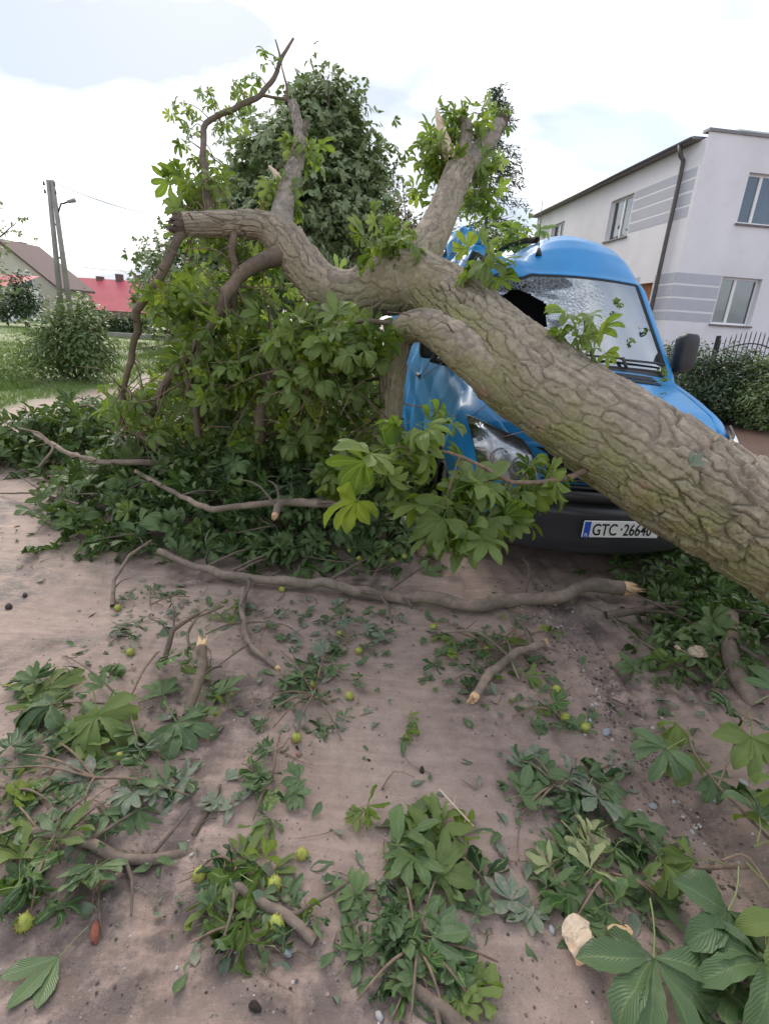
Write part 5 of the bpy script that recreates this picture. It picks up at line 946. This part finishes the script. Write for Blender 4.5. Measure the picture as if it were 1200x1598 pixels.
# ------------------------------------------------------------------ leaf clumps lying on the mud
def clump(label, px, py, w, h_, n, seed, kinds='HC', mats=('leaf_mud',), size=(.5, .9), hgt=.08, stem=True, cat='leaf clump', name='leaf_clump', group=None):
    c = gpt(px, py); c[2] = 0; root = empty(name, c); tag(root, label, cat, group); r = np.random.default_rng(seed); size = (size[0]*.52, size[1]*.64); n = int(n*1.6); w *= 1.12; h_ *= 1.12
    for k in range(n):
        a = 2*PI*r.random(); q = r.random()**.5*1.05; P = gpt(px+w*.5*q*math.cos(a), py+h_*.5*q*math.sin(a)); P[2] += .006+.6*hgt*(1-q)*r.random()
        kd = {'H': 'W', 'C': 'W' if r.random() < .6 else 'K', 'F': 'F'}[kinds[r.integers(0, len(kinds))]]; kd = 'G' if kd == 'W' and r.random() < .18 else kd; i = r.integers(0, {'F': 3, 'W': 12}.get(kd, 6)); s_ = size[0]+(size[1]-size[0])*r.random(); d = A(math.cos(a)*.25+r.normal(), -math.sin(a)*.25+r.normal(), 0); d = unit(d)
        nr = unit(A(0, 0, 1)+r.normal(size=3)*(.2 if kd != 'F' else .05)); s_ = s_*(.7+.6*r.random()); P = P-d*s_*.16
        if kd in 'WK' and r.random() < .25: nr = -nr; P[2] += .03
        P[2] = max(P[2], gz(P)+.008)
        place(lm(kd, i, mats[r.integers(0, len(mats))]), P, nr, d, s_, root, c)
    if stem:
        for k in range(max(1, n//5)):
            a = 2*PI*r.random(); p0 = gpt(px, py, .02); p1 = gpt(px+w*.55*math.cos(a), py+h_*.55*math.sin(a), .015); V, Fq = tube(spline([p0, (p0+p1)/2+A(0, 0, .03), p1], 8), np.linspace(.005, .0025, 8), 6); mk('stem', V-c, Fq, M['twig'], root)
    return root
FRESH = ('leaf', 'leaf_mud', 'leaf_mud'); MUD = ('leaf_mud', 'leaf_mud', 'leaf_silt')
clump('large leafy clump with dark green leaves left of centre on the mud', 200, 1110, 300, 150, 24, 501, 'HHC', ('leaf_mud', 'leaf', 'leaf_dark'), (.6, .95), .12)
clump('ragged clump of leaves below the large clump on the left', 150, 1225, 250, 110, 18, 502, 'CCH', MUD, (.45, .8), .07)
clump('leaf clump at the lower left edge around the half buried branch', 80, 1340, 190, 150, 18, 503, 'CH', FRESH, (.4, .75), .07)
clump('curled leaf clump touching the left picture edge', 20, 1240, 120, 100, 7, 504, 'CH', FRESH, (.5, .75), .08)
clump('leaf clump with green husks right of the half buried branch', 395, 1455, 170, 80, 10, 505, 'CH', FRESH, (.5, .8), .05)
clump('fan of green leaves standing over the half buried branch', 375, 1360, 90, 60, 4, 506, 'H', ('leaf', 'leaf_mud'), (.6, .85), .08)
clump('bundle of twisted leaves and stems at the bottom centre', 650, 1480, 210, 200, 26, 507, 'CCH', ('leaf_mud', 'leaf_dark', 'leaf_mud'), (.45, .75), .06)
clump('folded dark green leaf cluster right of the bottom centre bundle', 690, 1330, 150, 100, 8, 508, 'HC', ('leaf', 'leaf_dark'), (.75, 1.0), .12)
clump('small light green leaves at the tip of the bottom bundle', 728, 1550, 40, 60, 4, 509, 'HC', ('leaf',), (.35, .5), .04, False)
clump('single upright fan leaf with yellow edge beside folded cluster', 575, 1285, 30, 30, 2, 510, 'H', ('leaf',), (.55, .6), .03, False, 'leaf', 'loose_leaf')
clump('big silted leaf clump right of centre', 865, 1225, 150, 90, 14, 511, 'CCF', MUD, (.6, .85), .06)
clump('dark leaf clump joined to the yellow torn leaves', 950, 1360, 200, 130, 15, 512, 'HC', ('leaf_mud', 'leaf_dark'), (.6, .95), .06)
clump('yellowing torn leaves lying on the dark leaf clump', 875, 1340, 110, 70, 4, 513, 'HC', ('leaf_yellow',), (.65, .8), .03, False)
clump('clump of small leaves with husks in the middle of the mud', 490, 1085, 130, 140, 22, 514, 'CH', MUD, (.35, .6), .04)
clump('strip of leaves running down below the long branch', 545, 1000, 60, 110, 11, 515, 'CH', MUD, (.3, .55), .03)
clump('tiny leaf tuft alone in the middle of the mud', 627, 1138, 45, 35, 3, 516, 'CH', ('leaf_mud', 'leaf'), (.35, .45), .03, False)
clump('leaf clump around the short cut stick', 770, 1010, 170, 110, 22, 517, 'HC', FRESH, (.4, .7), .07)
clump('dull leaves left of the short cut stick', 705, 1060, 70, 55, 5, 518, 'HC', ('leaf_mud',), (.45, .65), .04)
clump('leaf clump with husks beside the wet rut', 865, 1110, 110, 70, 10, 519, 'HC', FRESH, (.4, .6), .04)
clump('dark leaf clump hanging together left of the fan of leaves', 425, 1225, 80, 130, 9, 520, 'CC', ('leaf_mud', 'leaf_dark'), (.4, .65), .05)
clump('silted flat leaves left of the dark hanging clump', 350, 1250, 90, 70, 4, 521, 'F', ('leaf_silt',), (.35, .5), .005, False)
clump('flat silted leaf pressed into the mud right of bottom bundle', 800, 1420, 50, 50, 2, 522, 'F', ('leaf_silt',), (.45, .55), .004, False)
clump('small brown green tuft near the thin white root', 412, 1143, 45, 25, 3, 523, 'C', ('leaf_mud',), (.25, .35), .02, False)
clump('leaf scraps under the left end of the long branch', 235, 945, 110, 60, 9, 524, 'CH', MUD, (.35, .6), .03)
clump('scattered leaf scraps left of the large clump top', 185, 1010, 60, 60, 5, 525, 'C', MUD, (.35, .5), .03, False)
clump('hanging leaf sprig on the hooked twig', 348, 965, 60, 50, 4, 526, 'H', ('leaf',), (.45, .6), .14)
clump('leaf scraps below the bend of the long branch', 420, 975, 110, 60, 9, 527, 'CH', MUD, (.3, .55), .03)
clump('muddy leaf patch near the strip of leaves', 610, 975, 60, 50, 4, 528, 'CF', MUD, (.35, .5), .02, False)
clump('flat leaf half sunk in mud beside the strip', 595, 1030, 40, 30, 2, 529, 'FC', MUD, (.3, .4), .01, False)
clump('light green leaf pair at the edge of the dark heap', 990, 990, 60, 40, 3, 530, 'H', ('leaf', 'leaf_mud'), (.4, .55), .06)
clump('light green leaf pair below the pale wood chunk', 1065, 1055, 50, 40, 3, 531, 'H', ('leaf',), (.4, .5), .06)
clump('flattened leaf scraps between silted clump and rut', 975, 1190, 50, 30, 3, 532, 'C', MUD, (.25, .35), .01, False)
clump('muddy dark leaves at the lower right corner', 1185, 1565, 110, 90, 8, 533, 'CF', ('leaf_dark', 'leaf_silt'), (.6, .9), .03)
clump('leaves hanging in front of the van plate', 1000, 862, 70, 26, 4, 534, 'H', ('leaf_dark', 'leaf'), (.4, .55), .22)
clump('few torn leaves under the van front', 850, 860, 60, 16, 3, 535, 'C', MUD, (.3, .4), .02, False)
clump('torn leaves on the mud beside the heap and van', 690, 885, 70, 26, 6, 536, 'C', MUD, (.3, .5), .03, False)
def one_leaf(label, bx_, by_, tx, ty, s_, kd, i, mat, up=.02, tilt=(0, 0, 1), parent=None, name='loose_leaf', org=None):
    b = gpt(bx_, by_, up); t_ = gpt(tx, ty, up*.3); o_ = place(lm(kd, i, mat), b, A(*tilt), t_-b, s_, parent, A(0, 0, 0) if org is None else org, name)
    if parent is None: tag(o_, label, 'leaf')
    return o_
one_leaf('big glossy green palmate leaf spread on the mud bottom right', 1020, 1400, 1022, 1560, 1.05, 'H', 1, 'leaf_mud', .09, (0, -.15, 1))
one_leaf('single pale leaf lying alone in the lower left', 138, 1450, 80, 1515, .55, 'F', 2, 'leaf_mud', .012)
one_leaf('large drooping palmate leaf in front of the left clump', 150, 1085, 160, 1190, .9, 'H', 1, 'leaf', .10, (0, -.35, 1))
one_leaf('spread leaf at the left tip of the left clump', 130, 1080, 50, 1130, .8, 'H', 2, 'leaf_mud', .09, (-.3, -.2, 1))
one_leaf('green leaf resting on the right side of the left clump', 255, 1100, 300, 1160, .8, 'H', 3, 'leaf_mud', .09, (.2, -.3, 1))
# leafy spray in the lower right corner, held up on its own twigs
c = gpt(1150, 1330); c[2] = 0; spray = empty('leafy_spray', c); tag(spray, 'leafy green spray reaching in from the lower right edge', 'branch'); r = np.random.default_rng(600)
def path(pp, r0, r1, nm='stem'):
    W = np.array([gpt(*q_) for q_ in pp]); V, Fq = tube(spline(W, 24), np.linspace(r0, r1, 24), 7); mk(nm, V-c, Fq, M['twig'], spray)
path([(1230, 1330, .05), (1180, 1270, .12), (1130, 1200, .20), (1090, 1150, .24), (1080, 1110, .26)], .006, .003); path([(1130, 1200, .20), (1150, 1150, .26), (1170, 1100, .28)], .004, .0025); path([(1230, 1420, .10), (1170, 1330, .15), (1130, 1330, .14)], .006, .003)
for x, y, up, tx, ty, s_, i in [(1085, 1120, .26, 1050, 1190, .62, 2), (1075, 1140, .25, 1000, 1200, .66, 1), (1060, 1090, .24, 1040, 1150, .5, 4), (1100, 1150, .24, 1120, 1220, .5, 3), (1170, 1105, .28, 1150, 1190, .8, 1), (1180, 1095, .28, 1250, 1120, .85, 0), (1150, 1120, .26, 1080, 1120, .5, 5), (1190, 1200, .2, 1240, 1220, .7, 3), (1160, 1340, .16, 1130, 1500, 1.0, 1), (1170, 1335, .18, 1230, 1440, 1.05, 0), (1185, 1310, .18, 1250, 1300, .9, 3), (1140, 1330, .14, 1050, 1330, .6, 4), (1195, 1290, .2, 1150, 1260, .7, 2), (1200, 1420, .12, 1180, 1520, .9, 5), (1210, 1180, .26, 1180, 1260, .6, 4), (1020, 1310, .1, 1040, 1400, .5, 4), (1025, 1330, .1, 990, 1400, .6, 2)]:
    b = gpt(x, y, up); t_ = gpt(tx, ty, up*.45); place(lm('H', i, 'leaf' if r.random() < .45 else 'leaf_mud'), b, unit(A(0, -.2, 1)+r.normal(size=3)*.25), t_-b, s_, spray, c)
# leaf lying on the trunk, bits on the van
def leaf_on(label, px, py, z, nrm, dr, s_, kd='F', i=1, mat='leaf_mud'):
    o_ = place(lm(kd, i, mat), pt(px, py, z), A(*nrm), A(*dr), s_, None, A(0, 0, 0), 'loose_leaf'); tag(o_, label, 'leaf')
leaf_on('pale torn leaf stuck to the bark of the big trunk', 1066, 738, 2.215, (-.15, -.75, .6), (.5, .2, .5), .33, 'F', 2, 'leaf_silt')
def van_pt(s, v, up): L = dent(np.array([vsurf(s, v)]))[0]+A(0, 0, up); return VO+L[0]*VL+L[1]*VB+A(0, 0, L[2])
for lb, s, v, sz in [('leaf scrap on the windscreen near its top right corner', 1.52, .72, .30), ('leaf scrap in the middle right of the windscreen', 1.36, .82, .28), ('leaf scrap low on the windscreen glass', 1.25, .62, .22), ('leaf scrap at the foot of the windscreen by the mirror', 1.09, .88, .34), ('leaf scrap beside the hood air slats', .86, .78, .30), ('small leaf scrap on the blue hood', .62, .62, .16), ('tiny leaf scrap higher on the windscreen', 1.44, .6, .2)]:
    nr = unit(-.7*BACK+A(0, 0, .7)) if s > 1.05 else A(0, 0, 1)
    o_ = place(lm('C', random.randrange(6), 'leaf'), van_pt(s, v, .012), nr, LAT*random.uniform(-1, 1)-BACK*.3, sz, None, A(0, 0, 0), 'loose_leaf'); tag(o_, lb, 'leaf')
rb_ = empty('roof_branch', van_pt(2.3, -.2, 0)); tag(rb_, 'leafy broken branch lying on the dented van roof', 'branch'); c = A(*rb_.location)
V, Fq = tube(spline([van_pt(2.25, .02, .04), van_pt(2.45, -.15, .10), van_pt(2.75, -.45, .14)], 12), np.linspace(.03, .02, 12), 8); mk('stick', V-c, Fq, M['bark_thin'], rb_); r = np.random.default_rng(620)
for k in range(16): P = van_pt(2.4+.5*r.random(), -.7+.7*r.random(), .12+.12*r.random()); place(lm('H', r.integers(0, 6), 'leaf'), P, unit(A(0, 0, 1)+r.normal(size=3)*.5), r.normal(size=3)*A(1, 1, .3), .6+.2*r.random(), rb_, c)

# ------------------------------------------------------------------ chestnut husks, stones, chips, clods
def husk_mesh(seed):
    r = np.random.default_rng(seed); nu, nv = 12, 8; V = []
    for i in range(nv):
        ph = -PI/2+PI*(i+.5)/nv
        for j in range(nu): a = 2*PI*(j+.5*(i % 2))/nu; V.append(A(math.cos(a)*math.cos(ph), math.sin(a)*math.cos(ph), math.sin(ph)*.95)*.021*(1+.05*r.normal()))
    Fq = [tuple(f_) for f_ in grid_faces(nv, nu, True)]+[tuple(range(nu-1, -1, -1)), tuple(range((nv-1)*nu, nv*nu))]
    for k in range(34):
        d = unit(r.normal(size=3)); u = unit(np.cross(d, A(.3, .2, .9))); v = np.cross(d, u); b = len(V); V += [d*.0195+u*.003, d*.0195-u*.0015+v*.0026, d*.0195-u*.0015-v*.0026, d*.0285]; Fq += [(b, b+1, b+3), (b+1, b+2, b+3), (b+2, b, b+3)]
    return np.array(V), Fq
M['husk'] = simple('green_chestnut_husk', (.36, .40, .07), .6, var=.25, scale=40, bump=.2, bscale=200, dirt=(.22, .12, .04), dirtamt=.8)
M['stone'] = simple('pale_pebble', (.42, .42, .42), .7, var=.2, scale=18, dirt=(.25, .2, .17), dirtamt=.7)
M['slate'] = simple('grey_blue_stone', (.26, .28, .31), .6, var=.2, scale=18)
M['brick'] = simple('red_brick_chip', (.36, .12, .075), .85, var=.3, scale=30, bump=.6)
M['clod'] = simple('dark_wet_clod', (.05, .035, .03), .8, var=.4, scale=40, bump=.8)
HM = [mesh_data('husk', *husk_mesh(s_), True, None, None, [M['husk']]) for s_ in (1, 2, 3)]
hk = [(140, 1370, 1.15, 'spiky green chestnut husk below the half buried branch on the left'), (41, 1450, 1.05, 'green chestnut husk alone near the lower left edge'), (313, 1372, 1.0, 'chestnut husk with rusty side next to the buried branch tip'), (429, 1392, 1.0, 'green chestnut husk on the fan of leaves'), (432, 1450, 1.0, 'green chestnut husk in the clump below the buried branch'), (471, 1345, .85, 'lone green chestnut husk right of the fan of leaves'), (205, 1028, .9, 'yellowish chestnut husk behind the large left clump'), (463, 1158, .9, 'yellow green husk beside the dark pebble pile'), (487, 1075, .9, 'husk on the left of the middle leaf clump'), (545, 1092, .9, 'husk on the right edge of the middle leaf clump'), (560, 1017, .9, 'yellow husk on the strip of leaves'), (531, 988, .8, 'husk high on the strip of leaves'), (676, 980, .9, 'yellow husk left of the cut stick clump'), (868, 1078, 1.0, 'round green husk beside the wet rut'), (880, 1124, 1.0, 'upper green husk in the rut leaf clump'), (912, 1140, 1.0, 'lower green husk in the rut leaf clump'), (440, 926, .9, 'yellow husk just below the long branch'), (185, 950, .9, 'green husk at the foot of the arching pale twig'), (190, 1195, .8, 'green husk under the large left clump'), (758, 1015, .9, 'husk half hidden in the cut stick clump')]
def set_on(o_, px, py, s_, k, dz):
    P = gpt(px, py); o_.location = (P[0], P[1], P[2]+dz*s_); o_.scale = (s_, s_, s_*.96); o_.rotation_euler = (k*1.3, k*.7, k*2.1)
for k, (x, y, s_, lb) in enumerate(hk): o_ = link('chestnut_husk', HM[k % 3]); set_on(o_, x, y, s_, k, .016); tag(o_, lb, 'chestnut husk', 'fallen chestnut husks')
for k, (x, y) in enumerate(sorted([(505, 860), (520, 872), (545, 868), (560, 880), (600, 872), (625, 862), (650, 868), (612, 884), (575, 862), (630, 880), (420, 835), (300, 845)])):
    o_ = link('chestnut_husk', HM[k % 3]); set_on(o_, x, y, .95, k+3, .05); tag(o_, ORD[k]+' small yellow green husk from the left along the heap front', 'chestnut husk', 'husks in the heap front')
def rock(seed, sx=1, sy=1, sz=.6):
    r = np.random.default_rng(seed); nu, nv = 9, 6; V = []
    for i in range(nv):
        ph = -PI/2+PI*(i+.5)/nv
        for j in range(nu): a = 2*PI*j/nu; d = A(math.cos(a)*math.cos(ph), math.sin(a)*math.cos(ph), math.sin(ph)); V.append(d)
    V = np.array(V); V = V*(1+.28*noise(V*1.4+seed*3.7, seed))[:, None]*A(sx, sy, sz); return V, [tuple(f_) for f_ in grid_faces(nv, nu, True)]+[tuple(range(nu-1, -1, -1)), tuple(range((nv-1)*nu, nv*nu))]
RK = [mesh_data('stone', *rock(s_, 1, .7+.3*random.random(), .5), True, None, None, [M['stone']]) for s_ in range(1, 6)]
SL = mesh_data('stone', *rock(9, 1, .7, .4), False, None, None, [M['slate']]); CL = [mesh_data('clod', *rock(s_, 1, .6, .5), False, None, None, [M['clod']]) for s_ in (11, 12, 13)]; BK = mesh_data('brick_chip', *rock(15, 1, .5, .45), False, None, None, [M['brick']])
for x, y, s_, me, lb, nm in [(945, 1143, .024, SL, 'flat blue grey stone at the end of the rut leaf clump', 'stone'), (920, 1125, .013, RK[0], 'small grey stone above the flat blue grey stone', 'stone'), (960, 1232, .014, RK[1], 'white angular stone beside the silted clump', 'stone'), (963, 1246, .008, RK[2], 'tiny white stone just below the angular one', 'stone'), (1020, 1256, .018, SL, 'round grey stone right of the silted clump', 'stone'), (1000, 1258, .010, RK[3], 'pale pebble left of the round grey stone', 'stone'), (1010, 1270, .010, RK[4], 'pale pebble below the round grey stone', 'stone'), (1083, 1290, .010, RK[0], 'lone white pebble in the wet rut', 'stone'), (1118, 1234, .016, SL, 'grey stone under the leafy spray', 'stone'), (1160, 1220, .018, RK[1], 'pale flat stone near the right edge', 'stone'), (448, 1490, .016, SL, 'blue grey pebble under the husk clump', 'stone'), (715, 1462, .011, RK[2], 'white pebble right of the bottom bundle', 'stone'), (722, 1470, .007, RK[3], 'smaller white pebble touching the one by the bundle', 'stone'), (716, 1522, .012, RK[4], 'grey white pebble inside the bottom bundle', 'stone'), (592, 1588, .012, RK[0], 'whitish pebble at the bottom picture edge', 'stone'), (150, 1460, .026, BK, 'red brick chip beside the lone pale leaf', 'brick chip'), (465, 1182, .011, BK, 'tiny red chip at the clump of the middle', 'brick chip'), (862, 1445, .013, RK[1], 'white pebble left of the pale bark slab', 'stone'), (300, 1338, .007, RK[2], 'tiny white pebble by the buried branch tip', 'stone'), (1055, 1240, .009, RK[4], 'white pebble on the rut bank', 'stone'), (930, 1096, .010, RK[3], 'small pebble on the rut edge above the clump', 'stone'), (658, 1205, .016, CL[0], 'dark crumbly clod alone in the middle of the mud', 'clod'), (576, 1188, .008, CL[1], 'small dark clod left of the crumbly one', 'clod'), (465, 1170, .013, CL[2], 'dark wet lump beside the yellow green husk', 'clod'), (398, 1583, .018, CL[1], 'black wet lump at the bottom edge', 'clod'), (15, 948, .03, CL[2], 'dark clod in the churned mud at left', 'clod'), (40, 930, .022, CL[0], 'second dark clod in the churned mud', 'clod')]:
    o_ = link(nm, me); P = gpt(x, y); o_.location = (P[0], P[1], P[2]+.25*s_); o_.scale = (s_, s_, s_); o_.rotation_euler = (.2, .1, x*.37); tag(o_, lb, nm.replace('_', ' '))
# gravel and crumbs nobody could count
r = np.random.default_rng(640); n = 2600; l = 3.2*r.random(n); d = .10*r.normal(size=n)-.12; x = RUT_A[0]+_rd[0]*l+_rn[0]*d; y = RUT_A[1]+_rd[1]*l+_rn[1]*d
n2_ = 2600; px = r.random(n2_)*1300-50; py = 880+r.random(n2_)*760; G = np.array([gp(a, b) for a, b in zip(px, py)]); x = np.concatenate([x, G[:, 0]]); y = np.concatenate([y, G[:, 1]])
s_ = np.concatenate([.002+.007*r.random(n)**3, .0012+.004*r.random(n2_)**3]); rv, rf_ = rock(21); rv = rv[::1]; tri = np.array([[f_[0], f_[1], f_[2], f_[3]] for f_ in rf_ if len(f_) == 4])
V, Fq, U, R_ = scatter([(rv, tri, np.zeros((len(rv), 2)))], np.stack([x, y, gh(x, y)+s_*.2], -1), np.tile(A(0, 0, 1), (len(x), 1))+r.normal(size=(len(x), 3))*.2, r.normal(size=(len(x), 3)), s_, r)
m, ns, ls = newmat('grit'); at = N(ns, 'Attribute'); at.attribute_name = 'rnd'; p = N(ns, 'BsdfPrincipled', Roughness=.8); ls.new(ramp(ns, ls, at.outputs['Fac'], [(0, (.05, .04, .035)), (.55, (.2, .15, .13)), (.85, (.33, .28, .25)), (1, (.6, .58, .56))]), p.inputs[0]); o = N(ns, 'OutputMaterial'); ls.new(p.outputs[0], o.inputs[0])
gv = mk('gravel', V, Fq, m, attrs=dict(rnd=R_)); tag(gv, 'fine grit and crumbs washed along the rut and over the mud', 'gravel', kind='stuff')
# split wood pieces
def chunk(label, px, py, L, w, rot, mat, seed, up=.03, name='wood_chunk', cat='wood piece', par=None):
    r = np.random.default_rng(seed); Q = np.array([(-L/2, 0, 0), (-L/4, .005, .01), (L/4, -.004, .008), (L/2, 0, 0)]); Q = spline(Q, 12); V, Fq = tube(Q, w*np.array([.7, .95, 1, 1.05, 1, 1, .98, 1, .95, .9, .85, .6]), 14); V = V*A(1, 1, .55)+np.stack([fbm(V*40, 3, seed+j) for j in range(3)], -1)*w*.22
    Fq = [tuple(f_) for f_ in Fq]+[tuple(range(13, -1, -1)), tuple(range(11*14, 12*14))]; P = gpt(px, py, up); root = empty(name, (P[0], P[1], P[2]), rot); mk('split_wood', V, Fq, M[mat], root, False)
    k = V[:, 0] > L*.30; Q2 = spline(np.array([(L*.34, 0, 0), (L*.45, 0, 0), (L*.56, 0, 0)]), 5); V2, F2 = tube(Q2, w*np.array([1.02, 1.1, 1.12, 1.05, .7]), 14); V2 = V2*A(1, 1, .6)+np.stack([fbm(V2*40, 3, seed+9+j) for j in range(3)], -1)*w*.3; mk('bark_edge', V2, [tuple(f_) for f_ in F2]+[tuple(range(4*14, 5*14))], M['wood'], root, False); tag(root, label, cat)
chunk('pale splintered wood chunk with orange bark under the leaning trunk', 1085, 1016, .20, .045, .1, 'wood_pale', 701, .06); chunk('cream coloured bark slab with rusty edge at the bottom right', 905, 1465, .085, .042, -1.2, 'wood_pale', 702, .02); chunk('small brown splinter beside the cream slab', 968, 1452, .06, .014, .1, 'wood', 703, .02)

# torn scraps of leaf trodden into the mud
r = np.random.default_rng(660); P = []
for x, y, w, h_, k in [(200, 1120, 420, 220, 90), (120, 1320, 320, 260, 90), (400, 1430, 260, 200, 60), (650, 1450, 260, 300, 80), (900, 1320, 320, 300, 90), (490, 1060, 200, 240, 90), (780, 1040, 260, 180, 80), (560, 960, 500, 90, 110), (250, 960, 260, 120, 70), (1080, 1090, 260, 160, 60), (600, 1250, 1100, 600, 30), (60, 860, 160, 90, 30)]:
    for _ in range(int(k*1.6)): P.append(gpt(x+w*.5*max(-1, min(1, r.normal()*.5)), y+h_*.5*max(-1, min(1, r.normal()*.5)), .004))
P = np.array(P); n = len(P); SC = []; mb = MB()
for i in r.choice(n, 230, False):
    a = 2*PI*r.random(); L = .03+.14*r.random()**2; q0 = P[i]+A(0, 0, .004); q1 = q0+A(math.cos(a)*L, math.sin(a)*L, .006*r.random()); mb.tube(spline([q0, (q0+q1)/2+r.normal(size=3)*A(.12, .12, .05)*L, q1], 5), np.linspace(.003, .0014, 5)*(.5+.8*r.random()), 4)
tag(mb.build('twig_litter', M['twig'], None, True), 'thin broken twigs strewn over the mud', 'twigs', kind='stuff')
for q in range(5):
    v, f_, u = leaflet(.075, .032, 5, 2, .1, .6*r.normal(), .3+.3*r.random(), .0, 0, .1*r.normal(), r); v = v+np.stack([fbm(v*40+j*5, 2, 660+q) for j in range(3)], -1)*.006; SC.append((v, f_, u))
for nm, mt, sel in (('leaf_scraps', 'leaf_mud', slice(0, None, 2)), ('leaf_litter', 'leaf_silt', slice(1, None, 2))):
    Q = P[sel]; o_ = foliage(nm, SC, Q, np.tile(A(0, 0, 1), (len(Q), 1))+r.normal(size=(len(Q), 3))*.25, r.normal(size=(len(Q), 3)), .18+.95*r.random(len(Q))**2.2, M[mt], None, r); tag(o_, 'torn green leaf scraps scattered over the mud between clumps' if mt == 'leaf_mud' else 'silt coated leaf scraps pressed into the mud', 'leaf scraps', kind='stuff')
